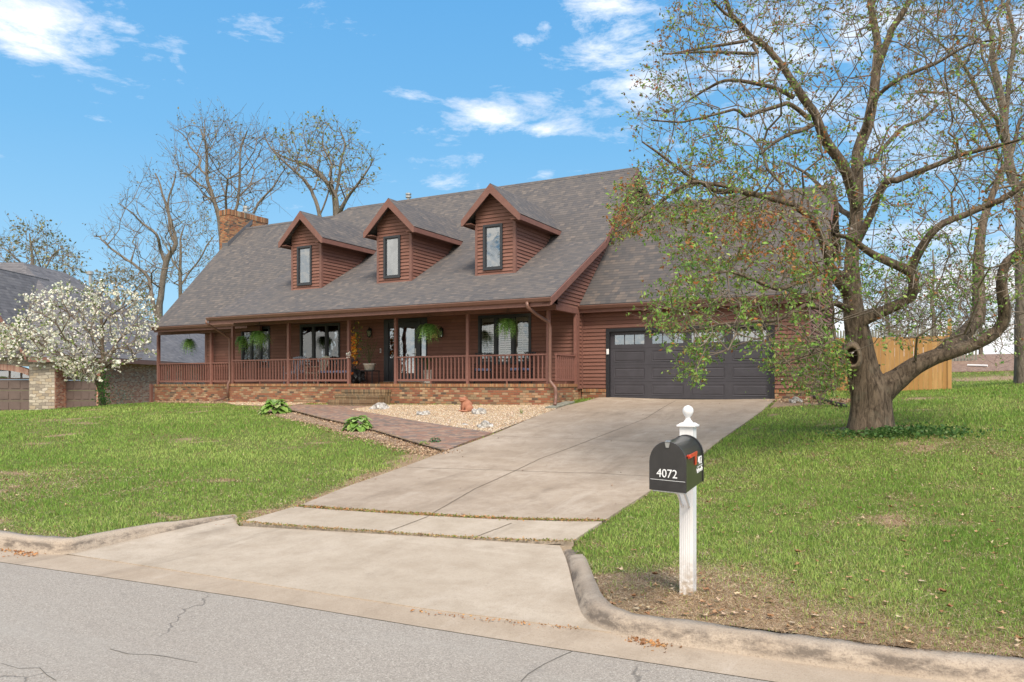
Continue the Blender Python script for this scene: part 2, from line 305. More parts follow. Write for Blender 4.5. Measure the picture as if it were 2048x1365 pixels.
m_potw=material('white_ceramic',col=(.66,.61,.54),rough=.45,var=.12)
m_potb=material('black_pot',col=(.02,.02,.02),rough=.6)
m_pipe=material('black_corrugated',col=(.03,.032,.035),rough=.45)
m_green=material('green_bin',col=(.05,.33,.25),rough=.5)
m_slab=material('slate_slab',col=(.22,.22,.18),rough=.9,var=.3,vscale=8)
m_ngar=material('taupe_garage_paint',col=(.135,.098,.085),rough=.6,var=.1,vscale=2)
m_leafy=material('stem_green',col=(.06,.10,.03),rough=.7)
# ------------------------------------------------------------------ object helpers
def meta(o,label=None,cat=None,group=None,kind=None):
    if label: o['label']=label
    if cat: o['category']=cat
    if group: o['group']=group
    if kind: o['kind']=kind
    return o
def empty(name,loc,label,cat,group=None,rz=0):
    o=bpy.data.objects.new(name,None); COL.objects.link(o); o.location=loc; o.rotation_euler=(0,0,rz); o.empty_display_size=.2
    return meta(o,label,cat,group)
def rootloc(p):
    v=Vector((0,0,0))
    while p is not None: v+=p.location; p=p.parent
    return v
class MB:
    def __init__(s): s.v=[]; s.f=[]
    def add(s,vs,fs):
        o=len(s.v); s.v+= [tuple(q) for q in vs]; s.f+=[tuple(i+o for i in f) for f in fs]; return s
    def quad(s,a,b,c,d): return s.add([a,b,c,d],[(0,1,2,3)])
    def poly(s,pts): return s.add(pts,[tuple(range(len(pts)))])
    def box(s,x0,x1,y0,y1,z0,z1):
        return s.add([(x0,y0,z0),(x1,y0,z0),(x1,y1,z0),(x0,y1,z0),(x0,y0,z1),(x1,y0,z1),(x1,y1,z1),(x0,y1,z1)],[(0,3,2,1),(4,5,6,7),(0,1,5,4),(1,2,6,5),(2,3,7,6),(3,0,4,7)])
    def prism(s,pts,d):   # polygon extruded by vector d
        n=len(pts); d=Vector(d); P=[Vector(p) for p in pts]
        return s.add(P+[p+d for p in P],[tuple(reversed(range(n))),tuple(range(n,2*n))]+[(i,(i+1)%n,n+(i+1)%n,n+i) for i in range(n)])
    def beam(s,a,b,w,h,up=(0,0,1)):
        a,b=Vector(a),Vector(b); d=(b-a).normalized(); up=Vector(up)
        sx=d.cross(up); 
        if sx.length<1e-4: sx=d.cross(Vector((0,1,0)))
        sx.normalize(); sy=sx.cross(d).normalized()
        q=[a+sx*i*w/2+sy*j*h/2 for i,j in((-1,-1),(1,-1),(1,1),(-1,1))]; r=[p+(b-a) for p in q]
        return s.add(q+r,[(3,2,1,0),(4,5,6,7),(0,1,5,4),(1,2,6,5),(2,3,7,6),(3,0,4,7)])
    def tube(s,pts,rad,k=10,cap=True,flat=1):
        P=[Vector(p) for p in pts]; n=len(P)
        if not isinstance(rad,(list,tuple)): rad=[rad]*n
        ref=None; vs=[];fs=[]
        for i,p in enumerate(P):
            d=(P[min(i+1,n-1)]-P[max(i-1,0)]).normalized()
            if ref is None:
                ref=Vector((0,0,1)) if abs(d.z)<.9 else Vector((1,0,0))
            a=d.cross(ref).normalized(); bb=a.cross(d).normalized(); ref=bb
            for j in range(k):
                t=2*math.pi*j/k; vs.append(p+a*math.cos(t)*rad[i]+bb*math.sin(t)*rad[i]*flat)
        for i in range(n-1):
            for j in range(k): fs.append((i*k+j,i*k+(j+1)%k,(i+1)*k+(j+1)%k,(i+1)*k+j))
        if cap: fs.append(tuple(reversed(range(k)))); fs.append(tuple(range((n-1)*k,n*k)))
        return s.add(vs,fs)
    def lathe(s,c,prof,k=20):   # prof: (r,z)
        c=Vector(c); vs=[];fs=[]; n=len(prof)
        for r,z in prof:
            for j in range(k): t=2*math.pi*j/k; vs.append(c+Vector((r*math.cos(t),r*math.sin(t),z)))
        for i in range(n-1):
            for j in range(k): fs.append((i*k+j,i*k+(j+1)%k,(i+1)*k+(j+1)%k,(i+1)*k+j))
        fs.append(tuple(reversed(range(k)))); fs.append(tuple(range((n-1)*k,n*k)))
        return s.add(vs,fs)
    def build(s,name,mat,parent=None,local=False,smooth=False,bevel=0,uv=True):
        off=Vector((0,0,0)) if (local or parent is None) else rootloc(parent)
        me=bpy.data.meshes.new(name); me.from_pydata([tuple(Vector(q)-off) for q in s.v],[],s.f); me.materials.append(mat)
        if uv:
            ul=me.uv_layers.new(name='UVMap'); co=[v.co+off for v in me.vertices]; zax=Vector((0,0,1))
            for p in me.polygons:
                n=p.normal; t=zax.cross(n)
                t=Vector((1,0,0)) if t.length<.02 else t.normalized()
                b=n.cross(t) if n.length>0 else Vector((0,1,0))
                for li in p.loop_indices:
                    c=co[me.loops[li].vertex_index]; ul.data[li].uv=(c.dot(t),c.dot(b))
        if smooth:
            for p in me.polygons: p.use_smooth=True
        o=bpy.data.objects.new(name,me); COL.objects.link(o)
        if parent is not None: o.parent=parent
        if bevel:
            md=o.modifiers.new('bevel','BEVEL'); md.width=bevel; md.segments=2; md.limit_method='ANGLE'; md.angle_limit=R(40)
        return o
def npmesh(name,V,Fc,mat,col=None,parent=None,smooth=False):
    V=np.asarray(V,dtype=np.float32); Fc=np.asarray(Fc,dtype=np.int32); k=Fc.shape[1]
    if parent is not None: V=V-np.array(rootloc(parent),dtype=np.float32)
    me=bpy.data.meshes.new(name); me.vertices.add(len(V)); me.vertices.foreach_set('co',V.ravel())
    me.loops.add(Fc.size); me.loops.foreach_set('vertex_index',Fc.ravel())
    me.polygons.add(len(Fc)); me.polygons.foreach_set('loop_start',np.arange(0,Fc.size,k,dtype=np.int32)); me.polygons.foreach_set('loop_total',np.full(len(Fc),k,dtype=np.int32))
    if smooth: me.polygons.foreach_set('use_smooth',np.ones(len(Fc),dtype=bool))
    me.update(calc_edges=True)
    if col is not None:
        a=me.color_attributes.new('col','FLOAT_COLOR','POINT'); c=np.ones((len(V),4),dtype=np.float32); c[:,:3]=col; a.data.foreach_set('color',c.ravel())
    me.materials.append(mat); o=bpy.data.objects.new(name,me); COL.objects.link(o)
    if parent is not None: o.parent=parent
    return o
def copy_tree(o,parent=None):
    c=o.copy(); COL.objects.link(c); c.parent=parent
    for ch in list(o.children): copy_tree(ch,c)
    return c
def text_mesh(txt,size,depth=.002,shear=0):
    cu=bpy.data.curves.new('lettering','FONT'); cu.body=txt; cu.size=size; cu.extrude=depth; cu.align_x='CENTER'; cu.shear=shear; cu.resolution_u=3
    o=bpy.data.objects.new('lettering',cu); COL.objects.link(o)
    dg=bpy.context.evaluated_depsgraph_get(); dg.update(); me=bpy.data.meshes.new_from_object(o.evaluated_get(dg))
    bpy.data.objects.remove(o); bpy.data.curves.remove(cu); return me
# ------------------------------------------------------------------ terrain
CP=[ # X, Y, height relative to the eye
(-60,2.8,-1.8),(-30,4.1,-1.79),(-20,4.5,-1.78),(-14,4.8,-1.77),(-10,5.3,-1.77),(-8.6,5.5,-1.77),(-8.2,6.3,-1.78),(-7.9,6.9,-1.8),
(-7,5.3,-1.89),(-5,5.5,-1.89),(-3,5.6,-1.89),(-3.1,7.0,-1.83),(-6,6.8,-1.84),
(-1.7,6.24,-1.73),(-2.4,6.6,-1.75),(-1,5.9,-1.75),(.6,6.1,-1.75),(5,6.7,-1.74),(12,7.6,-1.73),(30,10,-1.7),
(-3.4,7.7,-1.78),(-3.45,8.8,-1.71),(-3.5,10.9,-1.58),(-3.55,13.9,-1.32),(-3.6,17.3,-.99),(-3.6,20,-.72),(-3.6,22.3,-.47),
(-7.3,7.9,-1.77),(-7.4,9.2,-1.69),(-7.9,11.5,-1.55),(-8.3,14.2,-1.33),(-8.7,17.3,-1.0),(-8.9,20,-.72),(-9.0,22.3,-.47),
(-10,20.3,-.68),(-13,20.2,-.70),(-17,20.2,-.71),(-23.4,20.2,-.76),(-28.9,21.8,-.80),(-9.6,22,-.52),(-6,24,-.45),
(-2.7,22.5,-.48),(-.88,16,-.86),(1.2,13,-1.12),(-1.5,11,-1.45),(0,8.2,-1.62),(4,9,-1.5),(4,14,-1.0),(8,12,-1.15),(9,20,-.5),(3,20,-.5),(0,24,-.35),
(.9,29.5,-.2),(-3,29.5,-.25),(2.7,29.9,.03),(8,30,.1),(2.2,39.8,.42),(10,39,.45),(-6,40,.2),(2.6,45.7,1.4),(12,46,1.4),(-8,48,1.2),
(-12,10,-1.52),(-12,14,-1.28),(-13,17.5,-.95),(-16,12,-1.35),(-16,8,-1.6),(-22,8,-1.6),(-22,13,-1.22),(-22,17,-.98),(-30,15,-1.2),(-26,19.5,-.86),(-29.5,19.3,-.93),
(-30,9,-1.55),(-36,15.5,-1.42),(-40,20,-1.4),(-40,10,-1.6),(-45,30,-1.4),(-36,24,-1.3),(-33,30,-1.2),(-60,20,-1.5),(-60,60,-1.3),(-20,40,-.6),(-20,80,-.5),(30,30,.3),(40,60,1.3),(60,15,-.8)]
CPa=np.array(CP,dtype=float)
def _U(r2): return np.where(r2>1e-9,r2*np.log(r2+1e-12)*.5,0)
def _fit():
    P=CPa[:,:2]/10; n=len(P); K=_U(((P[:,None]-P[None])**2).sum(-1)); K+=np.eye(n)*.002
    Q=np.c_[np.ones(n),P]; A=np.zeros((n+3,n+3)); A[:n,:n]=K; A[:n,n:]=Q; A[n:,:n]=Q.T
    return np.linalg.solve(A,np.r_[CPa[:,2],0,0,0])
TW=_fit()
def H(x,y):
    x=np.asarray(x,dtype=float); y=np.asarray(y,dtype=float); sh=x.shape
    xc=np.clip(x,-60,60).ravel()/10; yc=np.clip(y,2,80).ravel()/10
    out=np.empty(len(xc)); P=CPa[:,:2]/10
    for i in range(0,len(xc),20000):
        a=xc[i:i+20000,None]-P[None,:,0]; b=yc[i:i+20000,None]-P[None,:,1]
        out[i:i+20000]=_U(a*a+b*b)@TW[:len(P)]+TW[len(P)]+TW[len(P)+1]*xc[i:i+20000]+TW[len(P)+2]*yc[i:i+20000]
    return (np.clip(out,-2.0,1.5)+EYE).reshape(sh)
def hz(x,y): return float(H(x,y))
def G(px,py,dz=0):      # where the sight line through this pixel meets the terrain
    r=ray(px,py); ts=np.linspace(3,80,1600); z=EYE+r[2]*ts; h=H(r[0]*ts,r[1]*ts)+dz; i=int(np.argmax(z<h)); 
    if i==0: i=len(ts)-1
    t=ts[i]; t0=ts[i-1]
    for _ in range(12):
        m=(t+t0)/2
        if EYE+r[2]*m<hz(r[0]*m,r[1]*m)+dz: t=m
        else: t0=m
    return Vector((r[0]*t,r[1]*t,hz(r[0]*t,r[1]*t)+dz))
def inpoly(x,y,poly):
    c=np.zeros(x.shape,bool); n=len(poly)
    for i in range(n):
        x1,y1=poly[i][:2]; x2,y2=poly[(i+1)%n][:2]
        if y1==y2: continue
        c^=((y1>y)!=(y2>y))&(x<(x2-x1)*(y-y1)/(y2-y1)+x1)
    return c
def vnoise(x,y,s,seed=0):
    x=np.asarray(x)*s+seed*17.3; y=np.asarray(y)*s+seed*9.1; xi=np.floor(x).astype(np.int64); yi=np.floor(y).astype(np.int64); fx=x-xi; fy=y-yi
    fx=fx*fx*(3-2*fx); fy=fy*fy*(3-2*fy)
    def h(a,b): 
        k=(a*374761393+b*668265263+seed*974711)&0xffffffff; k=((k^(k>>13))*1274126177)&0xffffffff; return ((k^(k>>16))&0xffff)/65535
    return (h(xi,yi)*(1-fx)+h(xi+1,yi)*fx)*(1-fy)+(h(xi,yi+1)*(1-fx)+h(xi+1,yi+1)*fx)*fy
def drape(poly,off,step=.3):
    """grid-cut sheet over a polygon, following the terrain"""
    bm=bmesh.new(); f=bm.faces.new([bm.verts.new((p[0],p[1],0)) for p in poly])
    xs=[p[0] for p in poly]; ys=[p[1] for p in poly]
    for a,lo,hi in((0,min(xs),max(xs)),(1,min(ys),max(ys))):
        q=math.ceil(lo/step)*step
        while q<hi:
            pc=[0,0,0]; pn=[0,0,0]; pc[a]=q; pn[a]=1
            bmesh.ops.bisect_plane(bm,geom=bm.verts[:]+bm.edges[:]+bm.faces[:],plane_co=pc,plane_no=pn); q+=step
    z=H(np.array([v.co.x for v in bm.verts]),np.array([v.co.y for v in bm.verts]))
    for v,zz in zip(bm.verts,z): v.co.z=zz+off
    bmesh.ops.recalc_face_normals(bm,faces=bm.faces[:])
    mb=MB(); bm.verts.index_update(); mb.v=[tuple(v.co) for v in bm.verts]
    mb.f=[tuple(v.index for v in (fc.verts if fc.normal.z>0 else reversed(fc.verts[:]))) for fc in bm.faces]
    bd=[e for e in bm.edges if len(e.link_faces)==1]
    for e in bd:
        a,b=e.verts; i=len(mb.v); mb.v+=[tuple(a.co),tuple(b.co),(b.co.x,b.co.y,b.co.z-.12),(a.co.x,a.co.y,a.co.z-.12)]; mb.f.append((i,i+1,i+2,i+3))
    bm.free(); return mb
# kerb line (toe) and the street
toeL=[(-150,-2),(-60,2.3),(-30,3.9),(-18,4.5),(-12,4.78)]+[tuple(atZ(x,y,.0)[:2]) for x,y in((0,1100),(130,1113),(190,1100),(300,1078),(400,1060),(478,1048))]
toeR=[tuple(atZ(x,y,.0)[:2]) for x,y in((1110,1094),(1132,1130),(1147,1185),(1163,1238),(1205,1262),(1262,1278),(1424,1301),(1794,1356))]+[(2.5,6.15),(6,6.55),(15,7.5),(40,10),(150,22)]
def smooth_path(p,it=2):
    for _ in range(it):
        q=[p[0]]
        for a,b in zip(p,p[1:]): q+=[(a[0]*.75+b[0]*.25,a[1]*.75+b[1]*.25),(a[0]*.25+b[0]*.75,a[1]*.25+b[1]*.75)]
        q.append(p[-1]); p=q
    return p
def kerb(path,hf,name):
    prof=[(-.03,-.05),(-.01,.0),(.015,.05),(.04,.10),(.07,.132),(.11,.146),(.19,.15),(.20,.02)]
    mb=MB(); n=len(path); k=len(prof); vs=[]
    for i,p in enumerate(path):
        a=Vector(path[max(i-1,0)]); b=Vector(path[min(i+1,n-1)]); d=(b-a).normalized(); nn=Vector((-d.y,d.x)); hh=hf(i/(n-1),p)
        for (o,z) in prof:
            x,y=p[0]+nn.x*o,p[1]+nn.y*o; ww=.006*math.sin(p[0]*7+o*30)+.004*math.sin(p[0]*23)
            vs.append((x,y,z*hh+.004+ww*hh*(z>.05)))
    fs=[]
    for i in range(n-1):
        for j in range(k-1): fs.append((i*k+j,(i+1)*k+j,(i+1)*k+j+1,i*k+j+1))
    mb.add(vs,fs); return meta(mb.build(name,m_curb,smooth=True),kind='structure')
def densify(path,st=.12,lim=30):
    o=[]
    for a,b in zip(path,path[1:]):
        L=math.hypot(b[0]-a[0],b[1]-a[1]); n=max(1,int(L/st)) if max(abs(a[0]),abs(b[0]))<lim else 1
        o+=[(a[0]+(b[0]-a[0])*i/n,a[1]+(b[1]-a[1])*i/n) for i in range(n)]
    return o+[path[-1]]
pL=densify(smooth_path(toeL)); pR=densify(smooth_path(toeR))
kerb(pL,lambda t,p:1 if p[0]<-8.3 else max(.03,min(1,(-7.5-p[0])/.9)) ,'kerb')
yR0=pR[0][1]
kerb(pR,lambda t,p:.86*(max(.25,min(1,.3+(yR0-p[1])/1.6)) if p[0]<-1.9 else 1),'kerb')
tl_pre=[tuple(atZ(x,y,0)[:2]) for x,y in((130,1113),(500,1166),(850,1220),(1163,1256))]
asph=MB(); EL=[(-150,-2.6),(-60,1.8),(-30,3.45),(-18,4.05),(-12,4.3)]+[tuple(atZ(x,y,0)[:2]) for x,y in((0,1125),(250,1161),(500,1198),(850,1256),(1100,1296),(1549,1365))]+[(1.5,5.35),(6,6),(15,6.95),(40,9.4),(150,21.4)]
asph.add([(p[0],p[1],0) for p in EL]+[(p[0],p[1]-9.5,0) for p in EL],[(i,i+len(EL),i+1+len(EL),i+1) for i in range(len(EL)-1)])
meta(asph.build('road',m_asph),kind='structure')
g=MB(); P1=EL; toe=[q for q in toeL if q[0]<-8.6]+[(p[0],p[1]+.03) for p in tl_pre]+[p for p in pR if p[0]>-2.0]
gp=[(p[0],p[1]) for p in P1]+[(p[0],p[1]+.02) for p in reversed(toe)]
bm=bmesh.new(); bm.faces.new([bm.verts.new((p[0],p[1],.004)) for p in gp]); bmesh.ops.triangulate(bm,faces=bm.faces[:]); bmesh.ops.recalc_face_normals(bm,faces=bm.faces[:]); bm.verts.index_update()
g.v=[tuple(v.co) for v in bm.verts]; g.f=[tuple(v.index for v in (f.verts if f.normal.z>0 else reversed(f.verts[:]))) for f in bm.faces]; bm.free()
meta(g.build('gutter_pan',m_gut),kind='structure')
# driveway outline
dR=[(-3.42,7.72),(-3.45,8.8),(-3.5,10.9),(-3.55,13.9),(-3.6,17.3),(-3.6,20),(-3.66,22.5)]
dLpx=[(478,1045),(600,1011),(700,972),(800,937),(880,907),(990,868),(1080,830),(1130,812),(1172,803)]
dL=[tuple(G(x,y,.03)[:2]) for x,y in dLpx]+[(-9.0,22.5)]
J1=(dL[1],dR[1]); 
drive=[dL[1]]+dL[2:]+list(reversed(dR))[:-1]
drive[-1]=dR[1]
def slab(name,poly,mat,off=.03): return meta(drape(poly,off).build(name,mat),kind='structure')
slab('driveway',drive,m_drive,.035)
walkstrip=[dL[0],(dR[0][0],dR[0][1]),dR[1],dL[1]]
def shrink(a,b,t): return (a[0]+(b[0]-a[0])*t,a[1]+(b[1]-a[1])*t)
slab('driveway',[shrink(dL[0],dL[1],.06),shrink(dR[0],dR[1],.04),shrink(dR[0],dR[1],.90),shrink(dL[0],dL[1],.90)],m_apron,.035)
flR=[p for p in pR if p[0]<-2.02 and p[1]>5.33]; flL=[p for p in pL if -8.42<p[0]<-6.9 and p[1]>5.0]
tl=[(flL[0][0],flL[0][1]+.0)]+[tuple(atZ(x,y,0)[:2]) for x,y in((500,1166),(850,1220))]+[flR[-1]]
apron=tl+list(reversed(flR[::3]))+[(flR[0][0]+.02,dR[0][1]-.05),dR[0],dL[0]]+list(reversed(flL[::3]))
am=drape(apron,.0,.25)
xy=np.array(am.v); tlY=np.interp(xy[:,0],[p[0] for p in tl],[p[1] for p in tl]); dd=np.clip(xy[:,1]-tlY,0,2.2)
hh_=H(xy[:,0],xy[:,1]); am.v=[(x,y,.012+.09*(d/2.2)**1.5+(z-h)) for (x,y,z),d,h in zip(am.v,dd,hh_)]
nb=len(am.f)
meta(am.build('driveway_apron',m_apron),kind='structure')
# terrain sheet starting behind the kerbs
gx=np.unique(np.r_[np.linspace(-400,-60,8),np.linspace(-60,-34,14),np.arange(-34,-9.6,.3),np.arange(-9.6,-1.2,.12),np.arange(-1.2,14.01,.3),np.linspace(14,60,24),np.linspace(60,400,8)])
back=[(p[0],p[1]+.2) for p in toeL if p[0]<-8.6]+[(-8.3,5.32),(-2.4,5.55)]+[(p[0],p[1]+.22) for p in toeR[5:]]
y0=np.interp(gx,[p[0] for p in back],[p[1] for p in back])
tt=np.r_[0,np.cumsum(np.r_[np.full(28,.12),np.full(78,.28),np.linspace(.3,4,40),np.linspace(5,40,20)])]
GX=np.repeat(gx[:,None],len(tt),1); GY=y0[:,None]+tt[None]
GZ=H(GX,GY)
edge=(tt[None]<.01)
def grown(x,y,poly,m):
    r=np.zeros(x.shape,bool)
    for a in range(8): r|=inpoly(x+m*math.cos(a*math.pi/4),y+m*math.sin(a*math.pi/4),poly)
    return r
GZ=np.where((GX>-9.2)&(GX<-1.5)&(GY<8.3)&grown(GX,GY,apron,.13),np.minimum(GZ,-.03),GZ)
gfl=MB(); gfl.quad((-9,5,-.0),(-1.6,5.3,-.0),(-2.4,7.8,-.0),(-8,6.6,-.0)); meta(gfl.build('soil',m_dirt),kind='structure')
nx,ny=GX.shape; V=np.c_[GX.ravel(),GY.ravel(),GZ.ravel()]; ii=np.arange(nx*ny).reshape(nx,ny)
FQ=np.c_[ii[:-1,:-1].ravel(),ii[1:,:-1].ravel(),ii[1:,1:].ravel(),ii[:-1,1:].ravel()]
def bare(x,y):
    """0..1 how thin the turf is here"""
    d1=np.exp(-(((x+2.0)/1.0)**2+((y-6.2)/.75)**2)*1.25)*.74
    sR=np.interp(x,[p[0] for p in toeR[5:]],[p[1] for p in toeR[5:]]); e=np.exp(-((y-sR-.25)/.75)**2)*(x>-2.3)*.62*(.55+.9*vnoise(x,y,1.3,5))
    sL=np.interp(x,[p[0] for p in toeL],[p[1] for p in toeL]); e2=np.exp(-((y-sL-.2)/.3)**2)*(x<-8)*.5
    drv=np.abs(x+8.0-(y-8)*-.09); e3=np.exp(-((x-np.interp(y,[p[1] for p in dL],[p[0] for p in dL]))/.35)**2)*(x<-6)*.7*(y<20)
    e4=np.exp(-((x+.88)**2+(y-16)**2)/1.1)*.6
    e5=np.exp(-((y-22.6)/1.0)**2-((x+2.2)/1.4)**2)*1.2
    e6=np.exp(-((x-3.2)/3.5)**2-((y-37)/2.5)**2)*.8
    pt=np.clip((vnoise(x,y,.55,3)-.70)*3,0,.35)+np.clip((vnoise(x,y,3.1,13)-.78)*3.2,0,.35)+np.clip((vnoise(x,y,1.7,8)-.78)*3,0,.4)
    return np.clip(np.maximum.reduce([d1,e,e2,e3,e4,e5,e6])+pt,0,1)
gr=npmesh('lawn_ground',V,FQ,m_lawn,smooth=True)
a=gr.data.attributes.new('bare','FLOAT','POINT'); a.data.foreach_set('value',bare(V[:,0],V[:,1]).astype(np.float32)); meta(gr,kind='structure')
fs_=MB(); fs_.quad((-1500,-1500,-.3),(1500,-1500,-.3),(1500,1500,-.3),(-1500,1500,-.3)); meta(fs_.build('ground',m_lawn),kind='structure')
# ================================================================== THE HOUSE
BZ=10*LAPH
house=empty('house',(-15,22.1,BZ),'red-brown lap sided house with three gabled dormers, long porch and double garage','house')
def h(z): return EYE+z
X0,XL=-9.6,-28.75; YH,YG=22.1,22.5
ROOFA,ROOFS=-18.6486,.98773     # steep plane h = A + S*Y
SHA,SHS=-8.24687,.549763        # shallow porch plane
YK,YR,HR=23.75,27.01,8.03
def lapF(mb,y,x0,x1,z0,z1,ops=()):
    """lap boards on a wall facing -Y; x0/x1 may be functions of z"""
    k=math.floor((z0-BZ)/LAPH+1e-6)
    while BZ+k*LAPH<z1-1e-4:
        a=max(z0,BZ+k*LAPH); b=min(z1,BZ+(k+1)*LAPH); k+=1
        r0=BZ+(k-1)*LAPH; cuts=sorted({a,b}|{p for o in ops for p in o[2:] if a+1e-4<p<b-1e-4}); dp=lambda q:.034-.028*(q-r0)/LAPH
        for a,b in zip(cuts,cuts[1:]):
          fa=x0(a) if callable(x0) else x0; fb=x0(b) if callable(x0) else x0
          ga=x1(a) if callable(x1) else x1; gb=x1(b) if callable(x1) else x1
          segs=[(fa,ga,fb,gb)]; mid=(a+b)/2
          for (o0,o1,p0,p1) in ops:
              if p0<mid<p1:
                n=[]
                for (sa,ta,sb,tb) in segs:
                    if o0>=max(ta,tb) or o1<=min(sa,sb): n.append((sa,ta,sb,tb)); continue
                    if o0>sa: n.append((sa,o0,sb,o0))
                    if o1<ta: n.append((o1,ta,o1,tb))
                segs=n
          for sa,ta,sb,tb in segs:
            if ta-sa<.005 and tb-sb<.005: continue
            mb.quad((sa,y-dp(a),a),(ta,y-dp(a),a),(tb,y-dp(b),b),(sb,y-dp(b),b)); mb.quad((sa,y,a),(ta,y,a),(ta,y-dp(a),a),(sa,y-dp(a),a))
def lapR(mb,x,y0,y1,z0,z1):
    k=math.floor((z0-BZ)/LAPH+1e-6)
    while BZ+k*LAPH<z1-1e-4:
        a=max(z0,BZ+k*LAPH); b=min(z1,BZ+(k+1)*LAPH); k+=1
        fa=y0(a) if callable(y0) else y0; fb=y0(b) if callable(y0) else y0
        ga=y1(a) if callable(y1) else y1; gb=y1(b) if callable(y1) else y1
        if ga-fa<.01 and gb-fb<.01: continue
        gb=max(gb,fb); ga=max(ga,fa)
        mb.quad((x+.034,fa,a),(x+.034,ga,a),(x+.006,gb,b),(x+.006,fb,b)); mb.quad((x,fa,a),(x,ga,a),(x+.034,ga,a),(x+.034,fa,a))
wx=lambda px: atY(px,700,YH).x
W=[(wx(484),wx(541)),(wx(601),wx(681)),(wx(957.5),wx(1063))]
WZ0,WZ1=h(.64),h(2.30)
DX0,DX1=wx(769),wx(855); DZ0,DZ1=h(.08),h(2.33)
ops=[(a+.06,b-.06,WZ0+.06,WZ1-.06) for a,b in W]+[(DX0+.05,DX1-.05,DZ0,DZ1-.05)]
XWL=wx(412)
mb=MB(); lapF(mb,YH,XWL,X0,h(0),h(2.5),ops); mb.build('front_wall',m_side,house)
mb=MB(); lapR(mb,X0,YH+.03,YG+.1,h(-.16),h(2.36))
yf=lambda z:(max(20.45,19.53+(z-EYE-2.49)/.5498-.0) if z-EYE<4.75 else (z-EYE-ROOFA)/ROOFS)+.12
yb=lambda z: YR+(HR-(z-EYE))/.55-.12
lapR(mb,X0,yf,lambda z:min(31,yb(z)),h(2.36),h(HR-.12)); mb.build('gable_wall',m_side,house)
mb=MB(); mb.box(XWL+.02,X0-.03,YH+.05,31,h(-.6),h(.0)); mb.build('foundation',m_brick,house)
mb=MB(); mb.quad((XWL,31,h(0)),(XWL,YH,h(0)),(XWL,YH,h(2.5)),(XWL,31,h(2.5))); mb.quad((X0-.02,31,h(-.4)),(XWL,31,h(-.4)),(XWL,31,h(5.4)),(X0-.02,31,h(5.4))); mb.build('rear_wall',m_side,house)
mb=MB(); 
for bb in((X0-.08,X0+.037,YH-.037,YH+.08,h(-.16),h(2.35)),(X0-.01,X0+.038,YG-.13,YG-.024,h(-.16),h(2.3)),(XWL-.03,XWL+.09,YH-.037,YH+.05,h(0),h(2.35))): mb=MB(); mb.box(*bb); mb.build('corner_board',m_trim,house)
# --- roofs
def V3(x,y,hh): return (x,y,h(hh))
st=lambda y: ROOFA+ROOFS*y
sh_=lambda y: SHA+SHS*y
RX=-9.3; EX=-23.41
roof=MB()
def sheet(mb,pts,th=.055):
    P=[Vector(p) for p in pts]; n=(P[1]-P[0]).cross(P[2]-P[0]).normalized(); mb.prism(pts,-n*th)
sheet(roof,[V3(RX,YK,st(YK)),V3(RX,YR,HR),V3(-23.13,YR,HR),V3(-23.6,26.64,st(26.64)),V3(-29.62,26.64,st(26.64)),V3(-29.62,25.3,st(25.3)),V3(-29.02,21.36,st(21.36)),V3(EX,21.36,st(21.36)),V3(EX,YK,st(YK))])
sheet(roof,[V3(RX,19.53,2.49),V3(RX,YK-.001,sh_(YK)),V3(EX,YK-.001,sh_(YK)),V3(EX,19.53,2.49)])
sheet(roof,[V3(RX,YR,HR),V3(RX,32,HR-.55*5),V3(-23.13,32,HR-.55*5),V3(-23.13,YR,HR)])
sheet(roof,[V3(-23.14,26.65,st(26.64)),V3(-23.14,31.5,st(26.64)-2.9),V3(-29.62,31.5,st(26.64)-2.9),V3(-29.62,26.65,st(26.64))])
roof.poly([V3(EX,21.36,st(21.36)),V3(EX,19.53,2.43),V3(EX,YK,sh_(YK))])
roof.poly([V3(-23.13,26.64,st(26.64)),V3(-23.13,YR,HR),V3(-23.13,31.5,5.0),V3(-23.13,31.5,4.6)])
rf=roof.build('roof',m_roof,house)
def ridgecap(x0,x1,y,hh,s,mat,par,name):
    q=MB(); w=.13
    q.quad(V3(x0,y-w,hh-w*s+.015),V3(x1,y-w,hh-w*s+.015),V3(x1,y,hh+.02),V3(x0,y,hh+.02)); q.quad(V3(x0,y,hh+.02),V3(x1,y,hh+.02),V3(x1,y+w,hh-w*s+.0),V3(x0,y+w,hh-w*s+.0)); q.build(name,mat,par)
ridgecap(-23.15,RX+.01,YR,HR,ROOFS,m_roof,rf,'ridge_cap'); ridgecap(-29.63,-23.6,26.64,st(26.64),ROOFS,m_roof,rf,'ridge_cap')
# rake boards, fascia, gutters
mb=MB()
def rake(x,y0,h0,y1,h1,w=.2,t=.045): mb.prism([(x,y0,h(h0-.03)),(x,y1,h(h1-.03)),(x,y1,h(h1-.03-w)),(x,y0,h(h0-.03-w))],(t,0,0))
rake(RX-.01,19.5,2.49,YK,sh_(YK),.22); rake(RX-.01,YK-.02,sh_(YK),YR,HR,.26); rake(RX-.012,YR-.02,HR,32,HR-2.75,.24)
mb.quad(V3(RX,19.5,2.3),V3(RX,YK,sh_(YK)-.22),V3(X0,YK,sh_(YK)-.22),V3(X0,19.5,2.3)); mb.quad(V3(RX,YK,sh_(YK)-.25),V3(RX,YR,HR-.27),V3(X0,YR,HR-.27),V3(X0,YK,sh_(YK)-.25))
mb.build('rake_board',m_trim,house)
mb=MB(); mb.prism([(-29.03,21.4,h(st(21.36)-.22)),(-29.03,21.4,h(st(21.36)-.06)),(-29.61,25.3,h(st(25.3)-.06)),(-29.61,25.3,h(st(25.3)-.22))],(.04,0,0))
mb.build('rake_board',m_trim,house)
